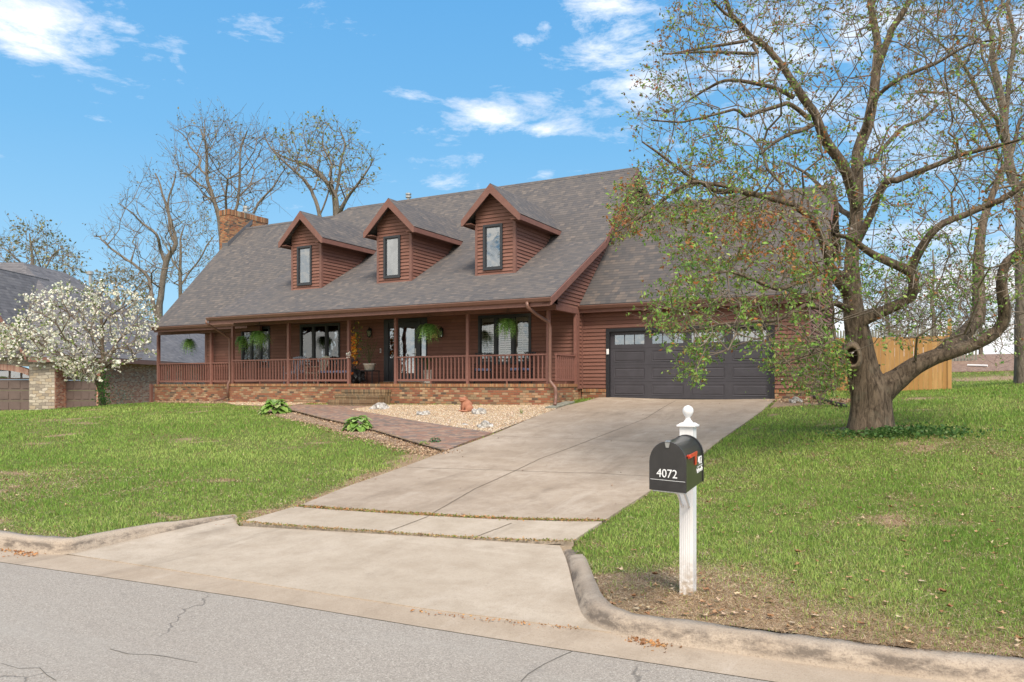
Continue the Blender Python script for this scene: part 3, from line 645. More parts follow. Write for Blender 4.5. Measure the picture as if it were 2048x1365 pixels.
def gutter(x0,x1,y,hh,name='gutter'):
    g=MB(); pr=[(0,.0),(-.115,.0),(-.118,-.02),(-.10,-.055),(-.075,-.105),(0,-.115)]
    vs=[(x,y+a,h(hh+b)) for x in(x0,x1) for a,b in pr]; n=len(pr)
    g.add(vs,[(i,(i+1)%n,n+(i+1)%n,n+i) for i in range(n)]+[tuple(range(n)),tuple(range(2*n-1,n-1,-1))]); return g.build(name,m_gutter,house)
gutter(EX-.02,RX+.02,19.53,2.455); gutter(-29.05,EX,21.37,2.41); 
mb=MB(); mb.box(EX,RX-.02,19.532,19.57,h(2.22),h(2.44)); mb.box(-29.02,EX-.01,21.372,21.41,h(2.2),h(2.4)); mb.build('fascia',m_trim,house)
mb=MB(); mb.box(EX+.01,X0-.05,19.572,YH-.01,h(2.36),h(2.4)); mb.box(-29.3,EX,21.412,YH+6,h(2.3),h(2.33)); mb.build('porch_ceiling',m_soffit,house)
mb=MB(); mb.box(EX+.3,X0+.04,20.43,20.57,h(2.2),h(2.355)); mb.box(X0-.1,X0+.035,20.575,YH-.035,h(2.2),h(2.355)); mb.box(-29.38,EX+.2,21.82,21.95,h(2.12),h(2.295)); mb.build('porch_beam',m_trim,house)
# --- porch base
XP=-23.37
mb=MB(); mb.box(XP,X0,20.4,YH+.045,h(-1.1),h(-.1)); mb.box(-29.5,XP-.005,21.75,30,h(-1.2),h(-.12)); pb=mb.build('porch_base',m_brick,house)
mb=MB(); mb.box(XP-.02,X0+.02,20.38,20.75,h(-.1),h(0)); mb.box(X0-.3,X0+.02,20.752,YH-.035,h(-.1),h(0)); mb.box(-29.52,XP-.022,21.73,22.09,h(-.12),h(-.02)); mb.build('brick_cap',m_rowlock,pb)
mb=MB(); mb.box(XP,X0-.3,20.752,YH+.04,h(-.099),h(-.004)); mb.box(-29.45,XP-.03,22.092,30,h(-.119),h(-.03)); mb.build('porch_floor',m_brick,pb)
mb=MB(); mb.box(-17.35,-15.2,YH-.36,YH-.03,h(0),h(.07)); mb.build('door_step',m_rowlock,pb)
sx0,sx1=atY(682,781,20.1).x,atY(772,781,20.1).x
stp=MB(); z_=-.10
for i in range(3):
    top=-.19-.17*i; y1=20.38-.33*i; wl=sx0+.04; stp.box(wl,sx1,y1-.33,y1-.001 if i else 20.379,h(top-.1),h(top))
    stp.box(wl+.015,sx1-.015,y1-.315,(y1-.004 if i else 20.37),h(-1.2),h(top-.101))
stp.build('porch_steps',m_stepbrick,house)
# --- posts and railings
posts=[atY(p,760,20.5).x for p in (466,577.5,698,792,936,1097)]
for x in posts: mb=MB(); mb.box(x-.048,x+.048,20.452,20.548,h(0),h(2.2)); mb.build('porch_post',m_post,house)
PL=[atY(p,760,21.88).x for p in (317,423)]
for x in PL: mb=MB(); mb.box(x-.055,x+.055,21.83,21.94,h(-.02),h(2.12)); mb.build('porch_post',m_post,house)
mb=MB(); mb.box(X0-.06,X0+.025,21.93,22.03,h(0),h(2.2)); mb.build('porch_post',m_post,house)
mb=MB(); mb.box(-29.36,-29.26,25.9,26.0,h(0),h(2.3)); mb.build('porch_post',m_post,house)
bal=[0]
def railing(a,b,z,foot=True,stuff=False):
    a,b=Vector(a),Vector(b); L=(b-a).length; d=(b-a)/L
    r=MB(); r.beam(a+Vector((0,0,z+.88)),b+Vector((0,0,z+.88)),.085,.045); r.beam(a+Vector((0,0,z+.12)),b+Vector((0,0,z+.12)),.045,.07)
    m=a+d*(L/2); 
    for q_ in([m] if foot else []): r.box(q_.x-.022,q_.x+.022,q_.y-.022,q_.y+.022,z,z+.085)
    for q_ in(a+d*.02,b-d*.02): r.box(q_.x-.018,q_.x+.018,q_.y-.018,q_.y+.018,z+.12,z+.88)
    ro=r.build('railing',m_post,house); n=max(2,round(L/.146)); me=None; sb=MB()
    for i in range(1,n):
        p=a+d*(L*i/n)
        if stuff: sb.box(p.x-.019,p.x+.019,p.y-.02,p.y+.02,z+.155,z+.858); continue
        q=MB(); q.box(-.019,.019,-.02,.02,-.351,.351)
        if bal[0] is 0:
            o=q.build('baluster',m_post,ro,local=True); bal[0]=o
        else:
            o=bal[0].copy(); COL.objects.link(o); o.parent=ro
        o.location=(p.x-house.location.x,p.y-house.location.y,z+.5065-house.location.z)
    if stuff: s=sb.build('baluster',m_post,ro); s['kind']='stuff'
for i in (0,1,3,4): railing((posts[i]+.05,20.5,0),(posts[i+1]-.05,20.5,0),h(0))
railing((X0-.03,20.56,0),(X0-.03,21.92,0),h(0))
railing((PL[0]+.055,21.885,0),(PL[1]-.055,21.885,0),h(-.02),stuff=True); railing((PL[1]+.055,21.885,0),(XP-.04,21.885,0),h(-.02),foot=False,stuff=True)
railing((PL[0],21.95,0),(PL[0],25.9,0),h(-.02),stuff=True)
# --- windows
def window(x0,x1,z0,z1,y,n,blind=None,par=house,name='window',fw=.075,glass=None,mw=.1):
    f=MB(); f.box(x0,x1,y-.05,y+.06,z1-fw,z1); f.box(x0,x1,y-.05,y+.06,z0,z0+fw); f.box(x0,x0+fw,y-.05,y+.06,z0+fw,z1-fw); f.box(x1-fw,x1,y-.05,y+.06,z0+fw,z1-fw)
    iw=(x1-x0-2*fw); pw=(iw-(n-1)*mw)/n
    cells_=[(x0+fw+i*(pw+mw),x0+fw+i*(pw+mw)+pw) for i in range(n)]
    for i in range(n-1): f.box(cells_[i][1],cells_[i+1][0],y-.042,y+.06,z0+fw,z1-fw)
    for a,b in cells_:
        f.box(a,a+.03,y-.02,y+.05,z0+fw,z1-fw); f.box(b-.03,b,y-.02,y+.05,z0+fw,z1-fw); f.box(a+.03,b-.03,y-.02,y+.05,z1-fw-.03,z1-fw); f.box(a+.03,b-.03,y-.02,y+.05,z0+fw,z0+fw+.03)
    fo=f.build(name,m_winframe,par)
    for a,b in cells_:
        p=MB(); p.box(a+.03,b-.03,y+.005,y+.011,z0+fw+.03,z1-fw-.03); p.build('pane',glass or m_glass,fo)
        if blind:
            s=MB(); bw,gap,fr=blind
            if fr:
                s.box(a+.03,a+.03+fr,y+.05,y+.07,z0+fw,z1-fw); s.box(b-.03-fr,b-.03,y+.05,y+.07,z0+fw,z1-fw); s.box(a+.03+fr,b-.03-fr,y+.05,y+.07,z1-fw-.16,z1-fw); s.box(a+.03+fr,b-.03-fr,y+.05,y+.07,z0+fw,z0+fw+.1)
                m=(a+b)/2; s.box(m-.012,m+.012,y+.045,y+.052,z0+fw+.12,z1-fw-.18)
            zz=z0+fw+(.13 if fr else .03)
            while zz<z1-fw-(.18 if fr else .02): 
                s.add([(a+.03+fr,y+.052,zz),(b-.03-fr,y+.052,zz),(b-.03-fr,y+.07,zz+bw),(a+.03+fr,y+.07,zz+bw)],[(0,1,2,3)]); zz+=gap
            s.build('blind',m_vinyl,fo)
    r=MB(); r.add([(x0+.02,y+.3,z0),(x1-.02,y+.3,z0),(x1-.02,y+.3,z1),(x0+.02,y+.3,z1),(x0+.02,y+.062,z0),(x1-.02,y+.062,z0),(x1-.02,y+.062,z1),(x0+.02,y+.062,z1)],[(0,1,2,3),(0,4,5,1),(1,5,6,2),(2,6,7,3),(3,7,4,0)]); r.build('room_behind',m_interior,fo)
    return fo
window(W[0][0],W[0][1],WZ0,WZ1,YH,3,None)
window(W[1][0],W[1][1],WZ0,WZ1,YH,3,(.016,.042,0))
window(W[2][0],W[2][1],WZ0,WZ1,YH,3,(.05,.075,.04))
# front door unit
f=MB(); y=YH
xs_=[DX0,wx(779),wx(788.5),wx(793),wx(836),wx(842.5),wx(852),DX1]
def fbox(m,a,b,z0,z1,d0=-.045,d1=.05): m.box(a,b,y+d0,y+d1,z0,z1)
fbox(f,xs_[0],xs_[1]-.02,DZ0,DZ1); fbox(f,xs_[6]+.02,xs_[7],DZ0,DZ1); fbox(f,xs_[1]-.02,xs_[6]+.02,DZ1-.12,DZ1); fbox(f,xs_[2]+.02,xs_[3],DZ0,DZ1-.12); fbox(f,xs_[4],xs_[5]-.02,DZ0,DZ1-.12)
for a,b in((xs_[1]-.02,xs_[2]+.02),(xs_[5]-.02,xs_[6]+.02)): fbox(f,a,b,DZ0,DZ0+.85,-.02,.04); fbox(f,a+.03,b-.03,DZ0+.15,DZ0+.72,-.032,-.02); fbox(f,a,b,DZ1-.3,DZ1-.12,-.02,.04)
df=f.build('door_frame',m_winframe,house)
d=MB(); a,b=xs_[3],xs_[4]; fbox(d,a,a+.13,DZ0+.03,DZ1-.125,-.03,.02); fbox(d,b-.13,b,DZ0+.03,DZ1-.125,-.03,.02); fbox(d,a+.13,b-.13,DZ1-.32,DZ1-.125,-.03,.02); fbox(d,a+.13,b-.13,DZ0+.03,DZ0+.3,-.03,.02); fbox(d,a+.13,b-.13,DZ0+.3,DZ1-.32,.05,.07)
do=d.build('front_door',m_winframe,house)
q=MB(); fbox(q,a+.13,b-.13,DZ0+.3,DZ1-.32,-.006,0); q.build('door_glass',m_dglass,do)
q=MB(); fbox(q,b-.1,b-.05,h(1.0),h(1.25),-.05,-.03); q.tube([(b-.075,y-.05,h(1.06)),(b-.075,y-.1,h(1.06)),(b-.17,y-.1,h(1.06))],.012,8); q.build('door_handle',m_metal,do)
for a,b in((xs_[1]-.02,xs_[2]+.02),(xs_[5]-.02,xs_[6]+.02)): q=MB(); fbox(q,a,b,DZ0+.85,DZ1-.3,.005,.012); q.build('sidelight_pane',m_dglass,df)
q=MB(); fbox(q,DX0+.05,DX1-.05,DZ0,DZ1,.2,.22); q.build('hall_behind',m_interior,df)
q=MB(); fbox(q,DX0,DX1,DZ0-.03,DZ0+.002,-.08,-.0461); q.build('threshold',m_metal,df)
# lanterns, number, bell, downlights
def lantern(px,py):
    p=atY(px,py,YH-.12); b=MB(); b.box(p.x-.05,p.x+.05,YH-.045,YH-.02,p.z-.05,p.z+.2); b.tube([(p.x,YH-.03,p.z+.15),(p.x,YH-.08,p.z+.24),(p.x,p.y,p.z+.22)],.012,6)
    b.lathe((p.x,p.y,p.z),[(.015,.21),(.03,.19),(.09,.11),(.085,.10)],6); b.lathe((p.x,p.y,p.z),[(.06,-.12),(.07,-.10),(.02,-.14)],6)
    for k in range(6): t=k*math.pi/3; b.beam((p.x+.07*math.cos(t),p.y+.07*math.sin(t),p.z-.11),(p.x+.085*math.cos(t),p.y+.085*math.sin(t),p.z+.11),.01,.01)
    o=b.build('wall_lantern',m_black,house); g_=MB(); g_.lathe((p.x,p.y,p.z),[(.062,-.105),(.078,.105)],6); g_.build('lantern_glass',m_glass,o)
lantern(738,668); lantern(881,668)
me=text_mesh('4072',.17,.006,.25); me.materials.append(m_gold); o=bpy.data.objects.new('house_number',me); COL.objects.link(o); o.parent=house
p=atY(866.5,676,YH-.035); o.location=p-house.location; o.rotation_euler=(R(90),0,0); o.data.update()
q=MB(); p=atY(762,702,YH); q.box(p.x-.03,p.x+.03,YH-.045,YH-.02,p.z-.08,p.z+.08); bl=q.build('door_bell',m_letter,house,bevel=.01); q=MB(); q.box(p.x-.015,p.x+.015,YH-.052,YH-.045,p.z-.04,p.z+.05); q.build('bell_lens',m_black,bl)
for px,Yl in((605,21.2),(1038,21.6),(735,21.2),(890,21.4)):
    x=atY(px,640,Yl).x; q=MB(); q.lathe((x,Yl,h(2.335)),[(.09,.024),(.09,0),(.075,0)],16); dl=q.build('downlight',m_vinyl,house); q=MB(); q.lathe((x,Yl,h(2.33)),[(.07,.004),(.06,-.012)],16); q.build('downlight_lens',m_lamp,dl)
# downspouts
def spout(pts,r=.045): q=MB(); q.tube(pts,r,8); return q.build('downspout',m_gutter,house,smooth=True)
xr=posts[5]+.13
spout([(xr-.32,19.47,h(2.36)),(xr-.31,19.47,h(2.22)),(xr-.2,19.85,h(2.02)),(xr-.02,20.3,h(1.82)),(xr,20.33,h(1.65)),(xr,20.33,h(.22)),(xr,20.33,h(.08)),(xr+.1,20.3,h(-.02)),(xr+.2,20.27,h(-.12)),(xr+.22,20.27,h(-.25)),(xr+.22,20.27,h(-.42)),(xr+.28,20.1,h(-.55)),(xr+.34,19.95,h(-.6))],.05)
xl=posts[0]-.09
spout([(xl-.15,19.47,h(2.36)),(xl-.15,19.47,h(2.25)),(xl-.12,19.9,h(2.05)),(xl,20.4,h(1.75)),(xl,20.42,h(1.6)),(xl,20.42,h(.1)),(xl,20.34,h(0)),(xl,20.34,h(-.55))],.04)
# --- dormers
def dormer(cx,reflect):
    hw=.735; Yd=21.5; base=sh_(Yd)-.02; eh=5.37; rh=6.45; ov=.35; hwo=1.085
    d=MB(); wo=(cx-.07-.30,cx-.07+.30,h(3.77),h(5.13))
    zt=5.37+(hwo-hw)
    lapF(d,Yd,cx-hw,cx+hw,h(base),h(zt),[wo])
    lapF(d,Yd,lambda z:cx-(rh-.05-(z-EYE)),lambda z:cx+(rh-.05-(z-EYE)),h(zt),h(rh-.1))
    ycr=lambda z:(z-EYE-ROOFA)/ROOFS if z-EYE>4.81 else (z-EYE-SHA)/SHS
    lapR(d,cx+hw,Yd,ycr,h(base),h(5.65))
    d.quad((cx-hw,Yd,h(base)),(cx-hw,Yd,h(5.65)),(cx-hw,24.7,h(5.65)),(cx-hw,23.8,h(4.7)))
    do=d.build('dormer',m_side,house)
    r=MB()
    for s in(1,-1):
        rp=[(cx,Yd-ov,h(rh)),(cx,(rh-ROOFA)/ROOFS,h(rh)),(cx+s*hwo,(eh-ROOFA)/ROOFS,h(eh)),(cx+s*hwo,Yd-ov,h(eh))]
        if s<0: rp=rp[::-1]
        rp=rp if s<0 else rp
        P=[Vector(p) for p in rp]; n=(P[1]-P[0]).cross(P[2]-P[0]).normalized(); n=n if n.z>0 else -n
        r.prism([tuple(p+n*.0) for p in P] if (P[1]-P[0]).cross(P[2]-P[0]).z>0 else [tuple(p) for p in reversed(P)],-n*.05)
    r.build('dormer_roof',m_roof,do)
    t=MB(); th=.19; yy=Yd-ov-.012
    t.prism([(cx,yy,h(rh-.015)),(cx+hwo+.01,yy,h(eh-.02)),(cx+hwo+.01,yy,h(eh-.02-th)),(cx+hwo-.05,yy,h(eh-.02-th)),(cx,yy,h(rh-.03-th*1.5))],(0,.04,0))
    t.prism([(cx-.001,yy,h(rh-.015)),(cx-.001,yy,h(rh-.03-th*1.5)),(cx-hwo+.05,yy,h(eh-.02-th)),(cx-hwo-.01,yy,h(eh-.02-th)),(cx-hwo-.01,yy,h(eh-.02))],(0,.04,0))
    ye=(eh-ROOFA)/ROOFS
    for s in(1,-1): t.box(min(cx+s*(hwo-.035),cx+s*(hwo+.005)),max(cx+s*(hwo-.035),cx+s*(hwo+.005)),Yd-ov+.03,ye-.05,h(eh-th),h(eh-.035))
    t.build('dormer_fascia',m_trim,do)
    t=MB()
    for s in(1,-1):
        e0,e1=sorted((cx+s*(hwo-.04),cx+s*hw)); t.box(e0,e1,Yd-ov+.03,ye,h(eh-.16),h(eh-.13))
    t.build('dormer_soffit',m_soffit,do)
    t=MB(); t.box(cx-hw-.015,cx-hw+.075,Yd-.035,Yd+.02,h(base-.02),h(eh-.13)); t.box(cx+hw-.075,cx+hw+.03,Yd-.035,Yd+.07,h(base-.02),h(eh-.13)); t.build('dormer_corner_board',m_trim,do)
    wf=window(wo[0]-.06,wo[1]+.06,wo[2]-.06,wo[3]+.06,Yd-.02,1,None,do,'dormer_window',glass=m_dglass)
    # deeper than three levels is not allowed: flatten window pieces under the dormer
    for ch in list(wf.children): ch.parent=do
for cx in(-12.24,-16.32,-20.42): dormer(cx,0)
# --- chimney, vents
mb=MB(); mb.box(-29.9,-29.25,25.6,28.04,h(-1.3),h(8.12)); ch=mb.build('chimney',m_chimbrick,house)
mb=MB(); mb.box(-29.92,-29.23,25.58,28.06,h(8.12),h(8.38)); mb.build('chimney_crown',brick_mat('soldier_brick',[(0,(.36,.13,.05)),(.3,(.45,.24,.12)),(.55,(.24,.1,.05)),(.8,(.4,.3,.2)),(.92,(.1,.07,.05))],(.2,.15,.1),w=.072,h=.5,stain=.3),ch)
mb=MB(); mb.box(-29.25,-29.19,25.5,27.0,h(st(25.5)-.1),h(st(25.5)+.01)); 
mb.prism([(-29.245,25.5,h(st(25.5))),(-29.245,27.0,h(st(27.0)-.1)),(-29.245,27.0,h(st(27.0)+.12)),(-29.245,25.5,h(st(25.5)+.25))],(.03,0,0)); mb.box(-29.7,-29.22,25.56,25.598,h(st(25.5)-.1),h(st(25.5)+.24)); mb.build('chimney_flashing',m_flash,ch)
mb=MB(); c=(-29.55,26.9); mb.prism([(c[0]-.25,c[1]-.35,h(8.38)),(c[0]+.25,c[1]-.35,h(8.38)),(c[0]+.25,c[1]+.35,h(8.38)),(c[0]-.25,c[1]+.35,h(8.38))],(0,0,.09)); mb.lathe((c[0],c[1],h(8.47)),[(.13,0),(.11,.05),(.11,.22),(.15,.23),(.15,.33),(.05,.36)],12); mb.build('chimney_flue',m_metal,ch)
v=atY(817,392,27.5); mb=MB(); mb.lathe((v.x,27.5,h(7.5)),[(.07,0),(.07,.75),(.13,.76),(.13,.83),(.08,.84),(.08,.88),(.13,.89),(.13,.95),(.03,.98)],12); mb.build('roof_vent',m_metal,house)
# --- garage
GX1=atY(1619,700,YG).x; GD0,GD1=-8.78,-3.69; gtop=h(1.73); gbot=h(-.47)
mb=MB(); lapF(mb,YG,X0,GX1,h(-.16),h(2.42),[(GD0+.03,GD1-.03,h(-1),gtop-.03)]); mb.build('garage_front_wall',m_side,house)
GS=.92; GE,GH=22.18,2.49; GRY=26.45; GRH=GH+(GRY-GE)*GS
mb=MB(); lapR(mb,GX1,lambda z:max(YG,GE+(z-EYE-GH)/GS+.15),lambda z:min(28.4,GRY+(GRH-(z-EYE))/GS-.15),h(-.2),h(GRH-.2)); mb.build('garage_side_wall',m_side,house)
mb=MB(); mb.box(X0+.005,GD0,YG-.04,YG+.1,h(-1),h(-.26)); mb.box(GD1,GX1+.03,YG-.04,28.4,h(-1),h(-.26)); gb=mb.build('garage_brick_base',m_brick,house)
for a_,b_ in((X0+.005,GD0),(GD1,GX1+.05)): mb=MB(); mb.box(a_,b_,YG-.06,YG+.05,h(-.26),h(-.165)); mb.build('brick_ledge',m_rowlock,gb)
mb=MB(); mb.box(GX1-.09,GX1+.03,YG-.04,YG+.07,h(-.16),h(2.3)); mb.build('garage_corner_board',m_trim,house)
r=MB(); GRX=GX1+.3
sheet(r,[V3(X0+.03,GE,GH),V3(GRX,GE,GH),V3(GRX,GRY,GRH),V3(X0+.03,GRY,GRH)]); sheet(r,[V3(X0+.03,GRY,GRH),V3(GRX,GRY,GRH),V3(GRX,28.7,GRH-(28.7-GRY)*GS),V3(X0+.03,28.7,GRH-(28.7-GRY)*GS)])
gr_=r.build('garage_roof',m_groof,house)
ridgecap(X0+.03,GRX+.01,GRY,GRH,GS,m_groof,gr_,'garage_ridge_cap')
gutter(X0+.04,GRX,GE,GH-.03,'garage_gutter')
mb=MB(); mb.box(X0+.03,GRX-.02,GE+.002,GE+.04,h(2.24),h(2.45)); mb.box(X0+.03,GRX,GE+.04,YG-.03,h(2.28),h(2.31)); 
mb.prism([V3(GRX-.01,GE,GH-.03),V3(GRX-.01,GRY,GRH-.03),V3(GRX-.01,GRY,GRH-.25),V3(GRX-.01,GE,GH-.22)],(.04,0,0)); mb.build('garage_fascia',m_trim,house)
f=MB(); f.box(GD0,GD0+.11,YG-.045,YG+.12,gbot,gtop); f.box(GD1-.11,GD1,YG-.045,YG+.12,gbot,gtop); f.box(GD0+.11,GD1-.11,YG-.045,YG+.12,gtop-.1,gtop); f.build('garage_door_frame',m_black,house)
ga,gb_=GD0+.11,GD1-.11; yd=YG+.07; d=MB(); rows=4; rh=(gtop-.1-gbot-.02)/rows; cw=(gb_-ga)/4
pan=[]
for i in range(rows):
    z0=gbot+.02+i*rh; z1=z0+rh-.006
    if i<3: d.box(ga,gb_,yd,yd+.04,z0,z1)
    else:
        d.box(ga,gb_,yd,yd+.04,z0,z0+.12); d.box(ga,gb_,yd,yd+.04,z1-.10,z1)
        for k in range(4): 
            x=ga+k*cw; d.box(x,x+.14,yd,yd+.04,z0+.12,z1-.10); d.box(x+cw-.11 if k<3 else x+cw-.14,x+cw,yd,yd+.04,z0+.12,z1-.10)
            xa,xb=x+.14,x+cw-(.11 if k<3 else .14); pan.append((xa,xb,z0+.12,z1-.10))
            for j in(1,2): xx=xa+(xb-xa)*j/3; d.box(xx-.012,xx+.012,yd,yd+.035,z0+.12,z1-.10)
    if i<3:
        for k in range(4):
            x=ga+k*cw; a,b=x+.13,x+cw-.10; c0,c1=z0+.1,z1-.09
            o_=[(a,c0),(b,c0),(b,c1),(a,c1)]; n_=[(a+.03,c0+.03),(b-.03,c0+.03),(b-.03,c1-.03),(a+.03,c1-.03)]; q_=[(a+.05,c0+.05),(b-.05,c0+.05),(b-.05,c1-.05),(a+.05,c1-.05)]
            vs_=[(u,yd-.012,v) for u,v in o_]+[(u,yd-.001,v) for u,v in n_]+[(u,yd-.014,v) for u,v in q_]+[(u,yd,v) for u,v in o_]
            d.add(vs_,[(i_,(i_+1)%4,4+(i_+1)%4,4+i_) for i_ in range(4)]+[(4+i_,4+(i_+1)%4,8+(i_+1)%4,8+i_) for i_ in range(4)]+[(8,9,10,11)]+[(12+i_,12+(i_+1)%4,(i_+1)%4,i_) for i_ in range(4)])
gd=d.build('garage_door',m_gdoor,house)
for a,b,c0,c1 in pan: q=MB(); q.box(a,b,yd+.012,yd+.018,c0,c1); q.build('garage_pane',m_dglass,gd)
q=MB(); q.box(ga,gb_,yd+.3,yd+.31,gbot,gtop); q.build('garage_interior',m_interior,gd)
p=atY(1215.5,704,YG-.05); q=MB(); q.box(p.x-.04,p.x+.04,YG-.075,YG-.046,p.z-.085,p.z+.085); q.build('door_keypad',m_letter,house,bevel=.01)
# ================================================================== TREES
def catmull(P,st):
    P=[np.array(p,float) for p in P]; P=[2*P[0]-P[1]]+P+[2*P[-1]-P[-2]]; out=[]
    for i in range(1,len(P)-2):
        L=np.linalg.norm(P[i+1][:3]-P[i][:3]); n=max(1,int(L/st))
        for k in range(n):
            t=k/n; a,b,c,d=P[i-1],P[i],P[i+1],P[i+2]
            out.append(.5*((2*b)+(c-a)*t+(2*a-5*b+4*c-d)*t*t+(3*b-a-3*c+d)*t**3))
    out.append(P[-2]); return np.array(out)
def prisms(A,B,ra,rb,k=4):
    """independent tapered prisms, vectorised"""
    d=B-A; L=np.linalg.norm(d,axis=1,keepdims=True)+1e-9; d=d/L
    ref=np.where(np.abs(d[:,2:3])<.9,np.array([[0,0,1.]]),np.array([[1.,0,0]])); u=np.cross(d,ref); u/=np.linalg.norm(u,axis=1,keepdims=True); v=np.cross(d,u)
    t=np.arange(k)*2*np.pi/k; c,s=np.cos(t)[None,:,None],np.sin(t)[None,:,None]
    ring=u[:,None]*c+v[:,None]*s
    V=np.concatenate([A[:,None]+ring*ra[:,None,None],B[:,None]+ring*rb[:,None,None]],1).reshape(-1,3)
    n=len(A); b=np.arange(n)[:,None]*2*k; j=np.arange(k)[None]; j2=(j+1)%k
    Fq=np.stack([b+j,b+j2,b+k+j2,b+k+j],-1).reshape(-1,4); return V,Fq
def grow(limbs,targets,rng,step=.35,alpha=.25,rt=.006,wig=.06,pexp=.42,start=.0,droop=0):
    """limbs: list of arrays (x,y,z,r). Connects every target to the nearest suitable node; returns nodes,parent,radius"""
    pos=[];par=[];path=[];fix=[]
    for li,L in enumerate(limbs):
        base=len(pos)
        for i,q in enumerate(L):
            if i==0 and pos:
                P=np.array(pos); j=int(np.argmin(((P-q[:3])**2).sum(1))); par.append(j)
            else: par.append(len(pos)-1)
            pos.append(q[:3].copy()); fix.append(q[3]); p=par[-1]
            path.append(0 if p<0 else path[p]+np.linalg.norm(pos[-1]-pos[p]))
    nfix=len(pos); T_=np.array(targets); N=len(T_); alive=np.ones(N,bool)
    P=np.array(pos); pa=np.array(path); ok=np.arange(nfix)>=int(nfix*start) if start else np.ones(nfix,bool)
    best=np.full(N,1e9); bi=np.zeros(N,int)
    for s in range(0,N,400):
        D=np.sqrt(((T_[s:s+400,None]-P[None])**2).sum(-1))+alpha*pa[None]+np.where(ok,0,1e6)[None]
        bi[s:s+400]=D.argmin(1); best[s:s+400]=D.min(1)
    for _ in range(N):
        i=int(np.argmin(np.where(alive,best,1e9))); alive[i]=False; j=int(bi[i]); a=np.array(pos[j]); b=T_[i]; L=np.linalg.norm(b-a); n=max(1,int(L/step))
        side=rng.normal(0,1,3)*wig*L; new=[]
        for k in range(1,n+1):
            t=k/n; q=a+(b-a)*t+side*math.sin(math.pi*t)+rng.normal(0,wig*.3,3)*(k<n); q[2]+=droop*math.sin(math.pi*t)*L
            par.append(j if k==1 else len(pos)-1); pos.append(q); path.append(path[par[-1]]+L/n); fix.append(0); new.append(len(pos)-1)
        Pn=np.array([pos[m] for m in new]); pn=np.array([path[m] for m in new])
        D=np.sqrt(((T_[:,None]-Pn[None])**2).sum(-1))+alpha*pn[None]; m=D.min(1); up=m<best; best=np.where(up,m,best); bi=np.where(up,np.array(new)[D.argmin(1)],bi)
    pos=np.array(pos); par=np.array(par); tips=np.zeros(len(pos)); child=np.zeros(len(pos),bool); child[par[par>=0]]=True
    tips[~child]=1
    for i in range(len(pos)-1,nfix-1,-1): tips[par[i]]+=tips[i]
    r=rt*np.maximum(tips,1)**pexp; r[:nfix]=[f for f in fix[:nfix]]
    for i in range(nfix,len(pos)): r[i]=min(r[i],r[par[i]]*.9)
    return pos,par,r,nfix,tips
def leafquads(C,D,size,rng,asp=.5):
    """one bent leaf (two quads folded on the midrib) per row"""
    n=len(C); D=D/(np.linalg.norm(D,axis=1,keepdims=True)+1e-9); rv=rng.normal(0,1,(n,3)); rv[:,2]*=.5; s=np.cross(D,rv); s/=np.linalg.norm(s,axis=1,keepdims=True)+1e-9; nn=np.cross(D,s)
    sz=size[:,None]; base=C; tip=C+D*sz; mid=C+D*sz*.5
    V=np.stack([base,mid+s*sz*asp*.5+nn*sz*.12,tip,mid-s*sz*asp*.5+nn*sz*.12],1).reshape(-1,3); b=np.arange(n)[:,None]*4
    return V,np.concatenate([b+np.array([[0,1,2]]),b+np.array([[0,2,3]])],1).reshape(-1,3)
def limb_mesh(limbs,name,mat,root,k=14,rough=.1,flare=None,seed=0):
    """one continuous tube per limb"""
    for li,L in enumerate(limbs):
        n=len(L); T0=np.gradient(L[:,:3],axis=0); T0/=np.linalg.norm(T0,axis=1,keepdims=True)+1e-9
        ref=np.array([1.,0,0]) ; V=[]
        kk=k if L[0,3]>.05 else 7
        for i in range(n):
            u=np.cross(T0[i],ref); u/=np.linalg.norm(u)+1e-9; v=np.cross(T0[i],u); ref=np.cross(u,T0[i])*1.0 if False else ref
            a=np.arange(kk)*2*np.pi/kk
            rr=L[i,3]*(1+rough*np.sin(a*3+i*.13+li)+rough*.8*np.sin(a*5+1.3+i*.07)+rough*.6*np.sin(a*2-i*.31+li*2))
            if flare is not None and li==0:
                z=L[i,2]-L[0,2]; rr=rr*(1+flare*np.exp(-z/.16)*(.6+.55*np.sin(a*5+.5)+.3*np.sin(a*3)))*(1+.07*np.sin(a*9))
            V+= list(L[i,:3]+u*np.cos(a)[:,None]*rr[:,None]+v*np.sin(a)[:,None]*rr[:,None])
        V=np.array(V); b=(np.arange(n-1)*kk)[:,None]; j=np.arange(kk)[None]; j2=(j+1)%kk
        Fq=np.stack([b+j,b+j2,b+kk+j2,b+kk+j],-1).reshape(-1,4)
        yield V,Fq
def join(lst):
    V=[];Fc=[];o=0
    for v,f in lst: V.append(v); Fc.append(f+o); o+=len(v)
    return np.concatenate(V),np.concatenate(Fc)
def limb(pts,st=.12):      # pts: (px,py,depth,width_px)
    out=[]
    for (x,y,d,wd) in pts: p=atD(x,y,d); out.append((p.x,p.y,p.z,wd/2*d/F))
    o=catmull(out,st); n=len(o); w_=np.zeros((n,3)); rj=np.random.default_rng(int(abs(pts[0][0]*7+pts[0][1]*13+pts[-1][0]))+1)
    k=max(2,int(n*st/.55)); xs=np.linspace(0,n-1,k)
    for a in range(3): v=rj.normal(0,1,k); v[0]=0; w_[:,a]=np.interp(np.arange(n),xs,v)
    amp=np.clip(.02+.12*(.12-o[:,3])/.12,.015,.085)*min(1,d/14.); o[:,:3]+=w_*amp[:,None]; return o
